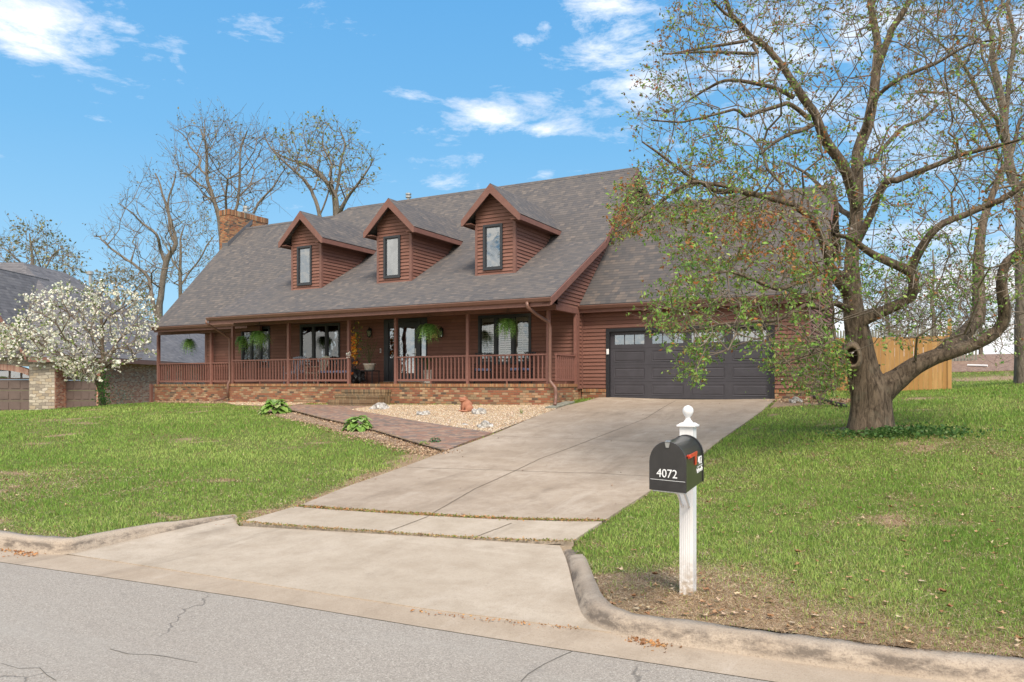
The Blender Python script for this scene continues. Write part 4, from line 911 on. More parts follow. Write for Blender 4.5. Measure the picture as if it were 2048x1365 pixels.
def sample(regs,n,rng):
    """regs: (weight, polygon px, dmin, dmax, dcenterfn)"""
    out=[]; ws=np.array([r[0] for r in regs],float); ws/=ws.sum()
    for (w_,poly,d0,d1),wn in zip(regs,ws):
        m=int(n*wn); P=np.array(poly,float); lo,hi=P.min(0),P.max(0); got=0
        while got<m:
            q=rng.uniform(lo,hi,(m*3,2)); q=q[inpoly(q[:,0],q[:,1],poly)][:m-got]; got+=len(q)
            d=rng.uniform(d0,d1,len(q))
            for (x,y),dd in zip(q,d): out.append(tuple(atD(x,y,dd)))
    return np.array(out)
def twigs(pos,par,r,ids,rng,n,l0,l1,up=.25,keep=.7):
    A=[];B=[];D=[]
    for i in ids:
        d=pos[i]-pos[par[i]]; d/=np.linalg.norm(d)+1e-9
        for _ in range(n):
            q=d*keep+rng.normal(0,.65,3); q[2]+=up; q/=np.linalg.norm(q); l=rng.uniform(l0,l1); A.append(pos[i]); B.append(pos[i]+q*l); D.append(q)
    return np.array(A),np.array(B),np.array(D)
def tree(name,label,group,base,limbs,regs,n,rng,trunk_mat,twig_mat,leaf=None,alpha=.25,rt=.006,step=.35,tw=(2,.15,.4),flare=None,wig=.06,start=0,droop=0,up=.25,rough=.06,extra=None,twr=.003,ntr=99,pexp=.42):
    root=empty(name,base,label,'tree',group)
    Vt,Ft=join(list(limb_mesh(limbs[:ntr],name,trunk_mat,root,flare=flare,rough=rough)))
    npmesh('trunk',Vt,Ft,trunk_mat,parent=root,smooth=True)
    tg=sample(regs,n,rng); pos,par,r,nf,tips=grow(limbs,tg,rng,step=step,alpha=alpha,rt=rt,wig=wig,start=start,droop=droop,pexp=pexp)
    ids=np.arange(nf,len(pos)); V1,F1=prisms(pos[par[ids]],pos[ids],np.minimum(r[par[ids]],r[ids]*1.5),r[ids],5)
    tipid=[i for i in ids if tips[i]<4]
    A,B,D=twigs(pos,par,r,tipid,rng,tw[0],tw[1],tw[2],up)
    M=(A+B)/2+rng.normal(0,.12,A.shape)*np.linalg.norm(B-A,axis=1,keepdims=True)
    V2,F2=prisms(np.r_[A,M],np.r_[M,B],np.full(2*len(A),twr),np.full(2*len(A),twr*.7),3)
    Vb,Fb=join([(V1,F1),(V2,F2)]); npmesh('branches',Vb,Fb,twig_mat,parent=root)
    if leaf:
        per,s0,s1,colf,mat,asp=leaf
        t=rng.choice([.3,.55,.8,1.0],(len(A),per))+rng.normal(0,.03,(len(A),per)); C=(A[:,None]+(B-A)[:,None]*t[...,None]).reshape(-1,3)+rng.normal(0,.012,(len(A)*per,3))
        Dn=np.repeat(D,per,0)*.5+rng.normal(0,.7,(len(C),3)); Dn[:,2]-=.15; sz=rng.uniform(s0,s1,len(C))
        col,keep=colf(C,rng); C,Dn,sz,col=C[keep],Dn[keep],sz[keep],col[keep]
        V3_,F3=leafquads(C,Dn,sz,rng,asp); npmesh('crown',V3_,F3,mat,np.repeat(col,4,0),parent=root)
    return root,(pos,par,r,nf)
def pix(C):
    zc=-C[:,0]*S_+C[:,1]*C_; xc=C[:,0]*C_+C[:,1]*S_; return CX+F*xc/zc,HOR-F*(C[:,2]-EYE)/zc
def palette(rng,n,cols,p,j=.18):
    c=np.array(cols)[rng.choice(len(cols),n,p=np.array(p)/sum(p))]; return c*rng.uniform(1-j,1+j,(n,1))*rng.uniform(.94,1.06,(n,3))
rT=np.random.default_rng(11)
D0=14.5
GB=G(1740,862); D0=-GB.x*S_+GB.y*C_
def L_(pts): return limb([(x,y,D0+dz,wd) for x,y,dz,wd in pts])
ML=[
 L_([(1739,872,0,83),(1738,850,0,81),(1737,815,0,75),(1733,785,0,72),(1723,752,0,61),(1718,715,0,55),(1716,675,0,49),(1711,635,0,43),(1704,590,.1,36),(1703,540,.2,28),(1708,490,.3,26),(1714,430,.4,25),(1716,352,.5,24),(1724,295,.6,22),(1735,248,.7,20),(1748,165,.8,18),(1755,100,.9,15),(1757,0,1.0,12),(1760,-120,1.1,9)]),
 L_([(1745,800,0,66),(1767,779,-.05,54),(1799,757,-.1,43),(1829,735,-.2,37),(1871,714,-.3,31),(1914,700,-.4,27),(1971,678,-.5,24),(2002,652,-.6,23),(2006,620,-.7,23),(2000,585,-.8,21),(2012,535,-.9,19),(2048,500,-1.0,20),(2110,430,-1.1,16),(2160,300,-1.2,10)]),
 L_([(1878,712,-.3,30),(1905,690,-.1,29),(1934,662,.2,28),(1956,630,.4,26),(1960,590,.6,22),(1960,540,.8,20),(1960,497,1.0,19),(1964,450,1.2,17),(1985,400,1.4,13),(2010,330,1.6,9),(2030,230,1.8,6)]),
 L_([(1706,665,0,36),(1722,642,-.1,30),(1760,628,-.3,22),(1800,612,-.5,20),(1826,598,-.6,20),(1830,570,-.7,19),(1824,545,-.7,18),(1842,508,-.8,17),(1862,472,-1,15),(1885,448,-1.1,14),(1920,430,-1.2,13),(1960,413,-1.3,12),(1992,402,-1.4,12),(2048,360,-1.6,11),(2100,310,-1.8,8)]),
 L_([(1824,546,-.7,20),(1800,534,-.8,18),(1772,521,-.9,17),(1745,508,-1,15),(1722,492,-1.1,13),(1700,470,-1.3,10),(1660,455,-1.6,7)]),
 L_([(1706,500,.3,16),(1728,450,.1,15),(1750,400,-.1,14),(1771,366,-.3,14),(1800,358,-.4,13),(1821,352,-.5,12),(1870,342,-.7,10),(1924,327,-.9,9),(1980,312,-1.1,7),(2028,298,-1.3,5)]),
 L_([(1700,600,.1,24),(1690,575,-.1,22),(1681,560,-.3,20),(1664,526,-.5,17),(1645,480,-.8,15),(1620,437,-1,14),(1588,412,-1.2,13),(1550,403,-1.4,12),(1498,392,-1.6,11),(1442,380,-1.9,10),(1415,374,-2,9),(1384,362,-2.2,8),(1345,378,-2.3,7),(1307,405,-2.4,6),(1275,435,-2.5,5),(1240,466,-2.6,3)]),
 L_([(1498,390,-1.6,9),(1460,368,-1.7,8),(1426,358,-1.8,8),(1400,350,-1.9,7),(1374,336,-2,7),(1345,318,-2.1,6),(1320,302,-2.2,5),(1290,285,-2.3,3)]),
 L_([(1714,420,.4,22),(1702,370,.3,22),(1689,331,.1,21),(1662,292,0,20),(1639,265,-.2,18),(1614,232,-.3,16),(1597,203,-.4,16),(1580,170,-.5,14),(1560,141,-.6,13),(1525,107,-.7,12),(1498,83,-.8,12),(1485,60,-.9,11),(1477,41,-1,10),(1461,0,-1.1,8),(1440,-60,-1.3,6)]),
 L_([(1618,238,-.3,10),(1585,224,-.6,9),(1552,221,-.9,8),(1510,222,-1.1,7),(1465,226,-1.3,6),(1415,238,-1.5,5),(1366,248,-1.7,4),(1291,257,-2,3)]),
 L_([(1588,196,-.4,10),(1560,182,-.3,9),(1523,176,-.1,8),(1485,174,.1,7),(1448,178,.3,6),(1405,188,.5,5),(1350,204,.8,3)]),
 L_([(1505,90,-.8,8),(1515,106,-.9,7),(1470,106,-1.2,6),(1415,104,-1.5,5),(1370,106,-1.7,4),(1328,108,-1.9,3)]),
 L_([(1495,82,-.8,7),(1450,85,-.9,6),(1407,87,-1,5),(1350,92,-1.2,3)]),
 L_([(1625,250,-.2,10),(1600,266,-.6,9),(1573,277,-.9,7),(1540,292,-1.2,6),(1506,315,-1.5,4)]),
 L_([(1749,150,.8,16),(1775,90,.6,14),(1795,45,.5,13),(1815,10,.4,12),(1835,-60,.3,9)]),
 L_([(1728,270,.6,12),(1760,200,.2,9),(1800,150,-.2,8),(1860,120,-.5,7),(1930,90,-.8,5),(1990,85,-1,3)]),
 L_([(1480,43,-1,7),(1450,30,-1.1,6),(1415,0,-1.3,5),(1390,-30,-1.5,4)]),
 L_([(1702,560,.2,18),(1650,545,-.6,13),(1600,560,-1.4,10),(1560,575,-1.9,8),(1500,560,-2.5,7),(1440,548,-2.9,5),(1380,560,-3.2,3)]),
 L_([(1701,620,0,14),(1660,615,-.8,10),(1610,625,-1.5,8),(1560,640,-2.1,7),(1500,650,-2.6,6),(1430,662,-3,4),(1370,668,-3.3,3)]),
 L_([(1706,700,0,9),(1670,690,-.6,7),(1630,700,-1,5),(1590,712,-1.4,4),(1560,722,-1.6,3)]),
 L_([(1716,440,.4,12),(1690,410,1.2,10),(1650,380,1.8,8),(1600,350,2.4,6),(1550,330,2.8,4)]),
 L_([(1716,330,.5,12),(1760,290,1.4,9),(1820,260,2,7),(1880,220,2.6,5)]),
]
REG=[
 (1.5,[(1290,640),(1300,585),(1345,560),(1330,470),(1390,400),(1500,420),(1640,410),(1700,500),(1690,640),(1640,700),(1560,690),(1500,690),(1420,712),(1400,760),(1360,740),(1390,690),(1330,690)],D0-4.2,D0+1.0),
 (.5,[(1540,730),(1560,700),(1640,690),(1690,700),(1690,770),(1660,790),(1590,775)],D0-2,D0+.5),
 (1.15,[(1230,470),(1235,380),(1310,330),(1420,320),(1560,330),(1640,400),(1560,440),(1420,420),(1330,470)],D0-3,D0+1.5),
 (1.6,[(1280,330),(1270,250),(1300,100),(1340,20),(1460,-60),(1640,-80),(1700,200),(1700,400),(1560,340),(1420,320)],D0-3,D0+2.5),
 (1.8,[(1660,-80),(2120,-80),(2130,260),(1760,330),(1700,330)],D0-3,D0+3),
 (1.7,[(1640,330),(2120,260),(2120,560),(2050,640),(1960,560),(1900,640),(1740,690),(1690,560)],D0-3,D0+2.5),
 (.55,[(1740,560),(1960,560),(2060,640),(2050,720),(1960,700),(1860,690),(1760,700)],D0-1.5,D0+2),
]
def cmain(C,rng):
    x,y=pix(C); n=len(C)
    green=[(.20,.35,.06),(.28,.44,.09),(.40,.52,.14),(.11,.22,.05)]; rust=[(.42,.15,.05),(.32,.13,.055),(.45,.23,.08)]; olive=[(.24,.24,.08),(.17,.16,.06),(.27,.20,.09)]; white=[(.75,.66,.62)]
    low=np.clip((y-330)/230,0,1); top=np.clip((300-y)/200,0,1)
    nzv=vnoise(x,y,.012,4); nz_=vnoise(x,y,.03,9)
    prust=np.clip(.05+.42*np.exp(-((y-440)/110)**2)*np.clip((nzv-.35)*2.2,0,1)+.28*(1-low)*nz_,0,.6)
    pol=.18+.4*top; u=rng.random(n); c=palette(rng,n,green,[3,3,1.5,2.2])
    ru=palette(rng,n,rust,[2,2,1]); ol=palette(rng,n,olive,[1,1.4,1])
    c=np.where((u<prust)[:,None],ru,c); c=np.where(((u>=prust)&(u<prust+pol))[:,None],ol,c)
    wh=rng.random(n)<.004; c[wh]=palette(rng,wh.sum(),white,[1])
    dens=.18+.29*low**1.2+.1*nz_; dens=np.where((x>1530)&(y>600),dens*.6,dens)
    dens=np.where((x>1700)&(y>300),dens*.62,dens); dens=np.where((x>1740)&(y>560),dens*.75,dens); dens=dens*(.35+1.1*vnoise(x,y,.02,21))
    return c,rng.random(n)<dens
root,_=tree('ornamental_tree','large spreading tree with leaning forked trunk and green and rust leaves beside the driveway',None,(GB.x,GB.y,GB.z),ML,REG,4200,rT,m_bark,m_twig,(22,.04,.085,cmain,m_leaf,.5),alpha=.22,rt=.005,step=.3,tw=(2,.14,.42),flare=.28,start=.03,up=.12,rough=.05,twr=.0028)
# pruned limb scar
kp=atD(1702,714,D0-.36); mb=MB(); kd=(Vector((0,0,EYE))-kp).normalized(); kd=(kd+Vector((.02,0,.02))).normalized(); q1=kd.cross(Vector((0,0,1))).normalized(); q2=kd.cross(q1)
rr_=[(.0,.0),(.10,.01),(.135,.15),(.165,.185),(.20,.12),(.22,-.02),(.26,-.35)]; vs_=[];k_=18
for (r_,o_) in rr_:
    for j in range(k_): t=2*math.pi*j/k_; w_=1+.08*math.sin(3*t+1); vs_.append(kp+kd*o_+q1*math.cos(t)*r_*w_*.85+q2*math.sin(t)*r_*w_*1.15)
mb.add(vs_[k_*2:],[(i*k_+j,i*k_+(j+1)%k_,(i+1)*k_+(j+1)%k_,(i+1)*k_+j) for i in range(len(rr_)-3) for j in range(k_)]); kn=mb.build('branch_scar',material('healed_bark',col=(.19,.14,.095),rough=.9,var=.5,vscale=14,bump=.9,bscale=30),root,smooth=True)
mb=MB(); mb.add(vs_[:k_*3],[(i*k_+j,i*k_+(j+1)%k_,(i+1)*k_+(j+1)%k_,(i+1)*k_+j) for i in range(2) for j in range(k_)]); mb.build('hollow',material('rotten_wood',col=(.05,.03,.02),rough=1,var=.5,vscale=12),kn,smooth=True)
# ---- bare spring trees behind the houses
def cb(cols,p,dens):
    def f(C,rng): return palette(rng,len(C),cols,p),rng.random(len(C))<dens
    return f
OL=[(.28,.27,.12),(.20,.20,.09),(.34,.29,.18),(.15,.13,.08)]
def bt(d,defs): return [limb([(x,y,d+dz,wd*(.66 if wd<30 else 1)) for x,y,dz,wd in q],.4) for q in defs]
def gbase(x,d): p=atD(x,700,d); return (p.x,p.y,hz(p.x,p.y))
GRP='bare spring trees behind the houses'
d=62
tree('leafless_tree','thin bare tree with forked trunk rising left of the brown roof',GRP,gbase(320,62),
 bt(d,[[(322,830,0,22),(318,640,0,20),(322,590,0,18),(328,545,0,17),(336,515,0,15),(351,489,0,12),(345,455,0,9),(335,420,0,8),(325,385,0,6),(312,345,0,4)],
  [(315,640,0,13),(305,600,0,12),(297,557,1,10),(275,535,1,8),(254,520,2,7),(216,492,2,5),(190,472,3,3)],
  [(330,525,0,10),(322,500,0,9),(313,470,-1,8),(285,445,-1,6),(262,425,-2,4),(240,405,-2,3)],
  [(351,489,0,9),(340,460,0,8),(336,410,0,6),(345,370,0,5),(355,345,0,3)]]),
 [(1,[(180,470),(240,400),(290,330),(370,340),(390,430),(400,520),(340,560),(300,600),(240,560)],d-5,d+5)],330,rT,m_gbark,m_twig,(3,.10,.2,cb(OL,[1,1,1,1],.22),m_leaf,.6),alpha=.3,rt=.016,step=1.0,tw=(2,.5,1.4),twr=.008,up=.7)
tree('leafless_tree','tall bare tree fanning out behind the brick chimney',GRP,gbase(438,46),
 bt(46,[[(450,800,0,18),(444,520,0,16),(440,450,0,14),(431,410,0,12),(420,380,0,10),(413,350,0,9),(410,300,0,7),(405,255,0,4)],
  [(438,440,0,10),(470,420,1,9),(478,380,1,8),(481,340,1,6),(485,290,1,4),(492,265,1,3)],
  [(440,450,0,9),(500,440,-2,8),(515,410,-2,7),(535,385,-2,6),(560,352,-2,4),(580,330,-2,2)],
  [(425,395,0,7),(405,370,2,6),(385,355,2,5),(360,345,3,3)],
  [(413,350,0,6),(395,310,1,5),(375,280,1,4),(352,262,1,2)]]),
 [(1,[(340,330),(350,262),(400,240),(500,240),(560,300),(590,345),(550,400),(500,430),(400,410)],40,52)],300,rT,m_gbark,m_twig,(3,.10,.2,cb(OL,[1,1,1,2],.2),m_leaf,.6),alpha=.4,rt=.015,step=1.0,tw=(3,.6,1.6),twr=.008,up=.5)
tree('leafless_tree','spreading tree with olive buds behind the leftmost dormer',GRP,gbase(668,45),
 bt(45,[[(672,800,0,24),(671,500,0,22),(672,430,0,20),(669,389,0,17),(655,368,0,13),(635,345,0,11),(610,329,0,9),(580,318,0,6),(550,305,0,4)],
  [(655,520,0,16),(645,470,0,14),(637,425,0,12),(622,382,1,10),(608,362,1,9),(591,345,1,7),(565,322,1,6),(540,295,1,4),(524,268,1,3)],
  [(675,440,0,14),(685,415,-1,12),(700,389,-1,9),(722,357,-2,7),(740,332,-2,4),(750,315,-2,3)],
  [(671,389,0,10),(678,350,0,8),(686,314,0,6),(688,280,0,4),(676,255,0,3)],
  [(663,372,0,9),(660,330,2,7),(648,290,2,5),(645,258,2,3)],
  [(640,430,0,5),(652,400,0,5),(656,370,0,3)]]),
 [(1,[(525,275),(560,262),(640,240),(700,262),(752,320),(740,370),(690,400),(610,380),(560,330)],41,50)],270,rT,m_gbark,m_twig,(4,.12,.24,cb([(.26,.30,.09),(.32,.31,.12),(.18,.18,.08)],[2,1,1],.24),m_leaf,.6),alpha=.35,rt=.016,step=1.0,tw=(3,.4,1.2),twr=.008,up=.4)
tree('leafless_tree','low grey tree in pale bud behind the left slope of the brown roof',GRP,gbase(362,74),
 bt(74,[[(362,800,0,12),(361,600,0,11),(360,540,0,9),(362,490,0,6),(368,450,0,3)],[(361,570,0,6),(390,530,1,5),(415,490,1,4),(430,470,1,2)],[(361,550,0,5),(335,500,1,4),(320,470,1,2)]]),
 [(1,[(310,560),(320,450),(400,410),(450,470),(430,520),(380,580)],69,79)],260,rT,m_gbark,m_twig,(4,.14,.26,cb(OL,[2,1,2,1],.4),m_leaf,.6),alpha=.3,rt=.013,step=1.1,tw=(2,.5,1.4),twr=.009)
tree('leafless_tree','rounded far tree in olive bud above the neighbouring slate roof',GRP,gbase(70,60),
 bt(60,[[(70,800,0,14),(68,600,0,12),(66,540,0,9),(62,500,0,6),(60,465,0,3)],[(68,570,0,7),(100,520,2,5),(125,495,2,3)],[(67,560,0,7),(30,515,-2,5),(5,490,-2,3)]]),
 [(1,[(-30,560),(-20,490),(30,455),(80,450),(130,490),(165,520),(160,560)],54,68)],300,rT,m_gbark,m_twig,(5,.16,.32,cb(OL,[3,2,3,1],.4),m_leaf,.6),alpha=.3,rt=.012,step=1.2,tw=(2,.5,1.6),twr=.009)
tree('leafless_tree','low tawny tree behind the dogwood',GRP,gbase(240,74),
 bt(74,[[(240,800,0,12),(238,640,0,10),(236,590,0,7),(230,560,0,4)],[(238,620,0,6),(270,580,0,4),(290,560,0,3)],[(238,620,0,6),(205,580,0,4),(190,560,0,3)]]),
 [(1,[(175,620),(180,560),(230,535),(290,545),(310,600),(300,640)],68,80)],330,rT,m_gbark,m_twig,(5,.16,.3,cb([(.28,.22,.11),(.2,.17,.08),(.33,.28,.16)],[1,1,1],.6),m_leaf,.6),alpha=.3,rt=.012,step=1.2,tw=(2,.4,1.2),twr=.009)
# ---- right side background
GR2='trees standing behind the wooden fence'
b=G(2036,768); d=-b.x*S_+b.y*C_
tree('tall_tree','tall straight grey trunk at the right edge behind the lawn',GR2,tuple(b),
 bt(d,[[(2052,775,0,44),(2051,700,0,38),(2050,600,0,35),(2047,480,0,31),(2040,400,0,27),(2018,330,0,26),(2008,250,0,22),(1996,150,0,18),(1985,90,0,14),(1965,30,0,10),(1945,-60,0,8)],
  [(2015,320,0,16),(2022,220,0,15),(2020,100,0,13),(2015,40,0,11),(2030,-60,0,8)],
  [(1990,120,0,9),(2000,40,0,8),(2005,-50,0,6)],
  [(2010,290,0,12),(1975,215,-1,11),(1925,130,-1,9),(1890,100,-2,6),(1850,70,-2,4)],
  [(2008,240,0,9),(1960,80,1,7),(1930,70,1,6),(1880,60,1,4)],
  [(2022,370,0,9),(1960,235,-1,8),(1920,190,-1,7),(1850,185,-2,5),(1800,195,-2,3)],
  [(2020,130,0,8),(2040,70,0,6),(2080,20,0,4)],[(2014,300,0,8),(2080,240,0,6),(2130,200,0,3)]]),
 [(1,[(1800,-60),(2160,-60),(2160,420),(1960,380),(1850,300),(1780,200)],d-4,d+4)],620,rT,m_gbark,m_twig,(4,.06,.13,cb([(.20,.10,.045),(.13,.12,.04),(.25,.15,.07)],[2,1,1],.28),m_leaf,.6),alpha=.25,rt=.010,step=.7,tw=(2,.3,.9),twr=.005)
def conif(cx,top,bot,d,label,n=230,wd=13,half=110):
    n=int(n*1.7)
    b=atD(cx,bot,d); gz=hz(b.x,b.y)
    poly=[(cx-half*.5,top+30),(cx+half*.5,top+10),(cx+half,(top+bot)/2),(cx+half*.9,bot-20),(cx-half*.9,bot-10),(cx-half,(top+bot)/2)]
    tree('pine_tree',label,GR2,(b.x,b.y,gz),bt(d,[[(cx,768-(gz-.3-EYE)*F/d,0,wd),(cx+1,bot,0,wd*.9),(cx-1,(top+bot)/2,0,wd*.7),(cx,top,0,wd*.3)]]),
     [(1,poly,d-3.5,d+3.5)],n,rT,m_gbark,m_twig,(9,.08,.17,cb([(.055,.10,.035),(.09,.14,.05),(.12,.13,.06),(.16,.11,.06)],[2,2,1,1],.5),m_leaf,.35),alpha=.05,rt=.011,step=.8,tw=(2,.4,1.1),twr=.008,up=-.05)
conif(1867,500,700,44,'slim pine with level boughs seen between the forked limbs above the fence',260,14,105)
conif(1775,530,690,48,'pine seen above the fence just right of the forked trunk',230,11,90)
conif(1960,520,690,46,'pine above the leafy bank near the right edge',200,12,80)
conif(1660,470,660,50,'pine rising beyond the right end of the garage',170,12,60)
# ---- dogwood
dd=31.5
def cdog(C,rng):
    n=len(C); c=palette(rng,n,[(.80,.77,.64),(.88,.86,.76),(.70,.66,.48),(.20,.27,.07)],[4,4,2,2.4],.1); return c,rng.random(n)<.52*(.5+1.0*vnoise(C[:,0]*1.0,C[:,2],1.4,77))
pb_=atD(206,804,dd); gz=pb_.z
tree('dogwood_tree','dogwood covered in creamy white blossom between the two houses',None,tuple(pb_),
 bt(dd,[[(207,812,0,20),(205,795,0,16),(207,737,0,14),(203,690,0,11),(200,640,0,8),(199,590,0,4)],
  [(203,790,0,13),(192,755,-.5,11),(175,730,-1,9),(135,710,-1.5,7),(95,697,-2,5),(50,680,-2.5,3)],
  [(207,735,0,8),(225,700,.5,7),(250,670,1,5),(285,650,1,3)],[(203,700,0,7),(170,660,1,5),(130,625,1,4),(90,600,1,2)],
  [(202,660,0,6),(235,620,-1,4),(265,600,-1,3)],[(175,730,-1,5),(110,650,-2,4),(60,620,-2,2)],[(207,740,0,5),(250,725,-1.5,4),(285,715,-2,3)]]),
 [(1.5,[(40,600),(130,572),(230,565),(290,600),(310,650),(300,700),(230,735),(130,735),(60,690)],dd-3.5,dd+3),(.55,[(-40,690),(-20,660),(40,640),(100,680),(90,720),(0,715)],dd-3,dd+1),(.35,[(110,720),(190,725),(190,750),(140,748)],dd-2.5,dd)],
 780,rT,m_bark,m_twig,(11,.06,.125,cdog,m_petal,1.0),alpha=.3,rt=.010,step=.5,tw=(2,.15,.5),twr=.006,up=.1,wig=.08)
# ================================================================== NEIGHBOURING HOUSE (its axes follow the bend of the street)
nb_=empty('neighbour_house',tuple(camf(-26,42,hz(*camf(-26,42,0)[:2])))," neighbouring house with slate-grey hipped roof, stone front and old brick side wall".strip(),'house')
def nquad(mb,pts): mb.poly([camf(*p) for p in pts])
def nbox(mb,x0,x1,z0,z1,h0,h1):
    P=[camf(x,z,h(hh)) for hh in(h0,h1) for x,z in((x0,z0),(x1,z0),(x1,z1),(x0,z1))]
    mb.add(P,[(0,3,2,1),(4,5,6,7),(0,1,5,4),(1,2,6,5),(2,3,7,6),(3,0,4,7)])
ZF=39.5
def nx_(px,z=ZF): return (px-CX)/F*z
def nh(py,z=ZF): return (HOR-py)/F*z
xr_=nx_(109); x60=nx_(58)
# stone front with arched garage opening
mb=MB(); nbox(mb,x60,xr_,ZF,ZF+.5,-1.6,nh(708)); nbox(mb,nx_(-180),x60-.001,ZF,ZF+.5,nh(733),nh(700)); nbox(mb,nx_(-180),nx_(-130),ZF,ZF+.5,-1.6,nh(733.5)); nbox(mb,nx_(-180),nx_(20),ZF+.01,ZF+.5,nh(700.5),nh(655)); mb.build('stone_wall',m_stone,nb_)
mb=MB(); n=16; xa,xb=nx_(-130),x60; cxm=(xa+xb)/2
ar=lambda x: nh(757)+(nh(738.5)-nh(757))*math.sqrt(max(0,1-((x-cxm)/((xb-xa)/2))**2*.92))
for i in range(n):
    a=xa+(xb-xa)*i/n; b=xa+(xb-xa)*(i+1)/n; P=[camf(a,ZF-.06,h(ar(a))),camf(b,ZF-.06,h(ar(b))),camf(b,ZF-.06,h(ar(b)+.3)),camf(a,ZF-.06,h(ar(a)+.3))]
    mb.prism(P,camf(0,.3,0))
mb.build('brick_arch',brick_mat('arch_brick',[(0,(.30,.15,.11)),(.4,(.38,.22,.17)),(.7,(.25,.12,.09))],(.4,.33,.27),w=.075,h=.5,stain=.1),nb_)
def ngarage(x0,x1,z,h0,h1,win):
    d=MB(); nr_=4; rh_=(h1-h0)/nr_; nc=max(4,round((x1-x0)/.62))
    for i in range(nr_):
        nbox(d,x0,x1,z,z+.05,h0+i*rh_,h0+(i+1)*rh_-.015)
        if i<nr_-(1 if win else 0):
            for k in range(nc): a=x0+(x1-x0)*(k+.12)/nc; b=x0+(x1-x0)*(k+.88)/nc; nbox(d,a,b,z-.025,z,h0+i*rh_+.09,h0+(i+1)*rh_-.1)
    o=d.build('garage_door',m_ngar,nb_)
    if win:
        for k in range(nc): a=x0+(x1-x0)*(k+.1)/nc; b=x0+(x1-x0)*(k+.9)/nc; q=MB(); nbox(q,a,b,z-.02,z-.002,h0+(nr_-1)*rh_+.08,h1-.1); q.build('garage_pane',m_dglass,o)
ngarage(xa,xb,ZF+.35,-1.45,nh(738),True)
# brick return, recessed second door and long side wall
mb=MB(); ZR=ZF+.85; nbox(mb,xr_+.002,xr_+.03,ZF+.02,ZR,-1.6,1.45); x2=nx_(204,ZR); nbox(mb,xr_-.2,x2,ZR,ZR+.3,nh(741,ZR),1.45); nbox(mb,x2-.3,x2,ZR+.001,ZF+33,-1.6,1.449); nbox(mb,xr_-.2,nx_(130,ZR),ZR,ZR+.3,-1.6,nh(741.1,ZR)); mb.build('brick_wall',m_nbrick,nb_)
ngarage(nx_(130,ZR),x2-.28,ZR+.12,-1.45,nh(740,ZR),False)
# roofs
RI=dict(xr=-29.6,z0=46,h=7.35); xe=x2+.45; ze=ZF-.4
def tri(mb,pts,th=.06):
    P=[camf(a,b,h(c)) for a,b,c in pts]; n=(P[1]-P[0]).cross(P[2]-P[0]).normalized(); mb.prism(P,(-n if n.z>0 else n)*th)
mb=MB()
xw=-46
tri(mb,[(xe,ZF+.45,1.38),(xe,ZF+17,1.38),(-29.6,ZF+17-6,7.35),(-29.6,46,7.35)])
tri(mb,[(xr_+.4,ze,1.38),(xe,ZF+.45,1.38),(-29.6,46,7.35)])
tri(mb,[(xw,ze,1.38),(xr_+.4,ze,1.38),(-29.6,46,7.35),(xw,46,7.35)])
tri(mb,[(xe,ZF+15,1.38),(xe,ZF+33,1.38),(-26.2,ZF+33,4.55),(-26.2,ZF+9,4.55)]); tri(mb,[(-26.2,ZF+9,4.55),(-26.2,ZF+33,4.55),(-30.2,ZF+33,1.38),(-30.2,ZF+9,1.38)])
nr2=mb.build('roof',m_nroof,nb_)
# front gable over the left garage
gpx=nx_(-55); gh=nh(525); mb=MB(); hw_=nx_(66)-gpx
tri(mb,[(gpx,ze-.15,gh),(gpx+hw_,ze-.15,nh(713)),(gpx+hw_,46,nh(713)),(gpx,46,gh)]); tri(mb,[(gpx,ze-.15,gh),(gpx,46,gh),(gpx-hw_,46,nh(713)),(gpx-hw_,ze-.15,nh(713))]); mb.build('front_gable_roof',m_nroof,nb_)
mb=MB(); mb.poly([camf(gpx,ZF-.01,h(gh-.25)),camf(gpx-hw_+.3,ZF-.01,h(nh(706))),camf(gpx+hw_-.3,ZF-.01,h(nh(706)))]); mb.build('stone_gable',m_stone,nb_)
mb=MB()
for s_ in(1,-1): mb.prism([camf(gpx,ze-.18,h(gh)),camf(gpx+s_*hw_,ze-.18,h(nh(713))),camf(gpx+s_*hw_,ze-.18,h(nh(713)-.25)),camf(gpx,ze-.18,h(gh-.38))],camf(0,.05,0))
nbox(mb,xe-.05,xe+.04,ZF+.45,ZF+33,1.12,1.36); nbox(mb,xr_+.35,xe-.06,ZF+.4,ZF+.44,1.12,1.36); nbox(mb,gpx+hw_+.02,xr_+.42,ze-.04,ze+.01,1.12,1.36); mb.build('fascia',m_trim,nb_)
mb=MB(); lx=nx_(5); nbox(mb,lx-.32,lx+.32,ZF-.06,ZF-.02,nh(672),nh(640)); mb.poly([camf(lx-.32,ZF-.06,h(nh(640))),camf(lx+.32,ZF-.06,h(nh(640))),camf(lx,ZF-.06,h(nh(628)))]); mb.build('louvre_vent',m_black,nb_)
mb=MB(); P=camf(-23.8,44,h(4.2)); mb.lathe(tuple(camf(nx_(181,46),46,h(nh(570,46)))),[(.1,0),(.1,.6),(.18,.62),(.18,.8),(.05,.85)],10); mb.build('roof_flue',m_metal,nb_)
mb=MB(); mb.add([tuple(camf(a,b,hz(*camf(a,b,0)[:2])+.03)) for a,b in((nx_(-300),ZF+.3),(x2,ZF+2.2),(x2+.2,ZF-1.5),(nx_(40,36),35),(nx_(-300),31))],[(0,4,3,2,1)]); meta(mb.build('neighbour_driveway',m_asph),kind='structure')
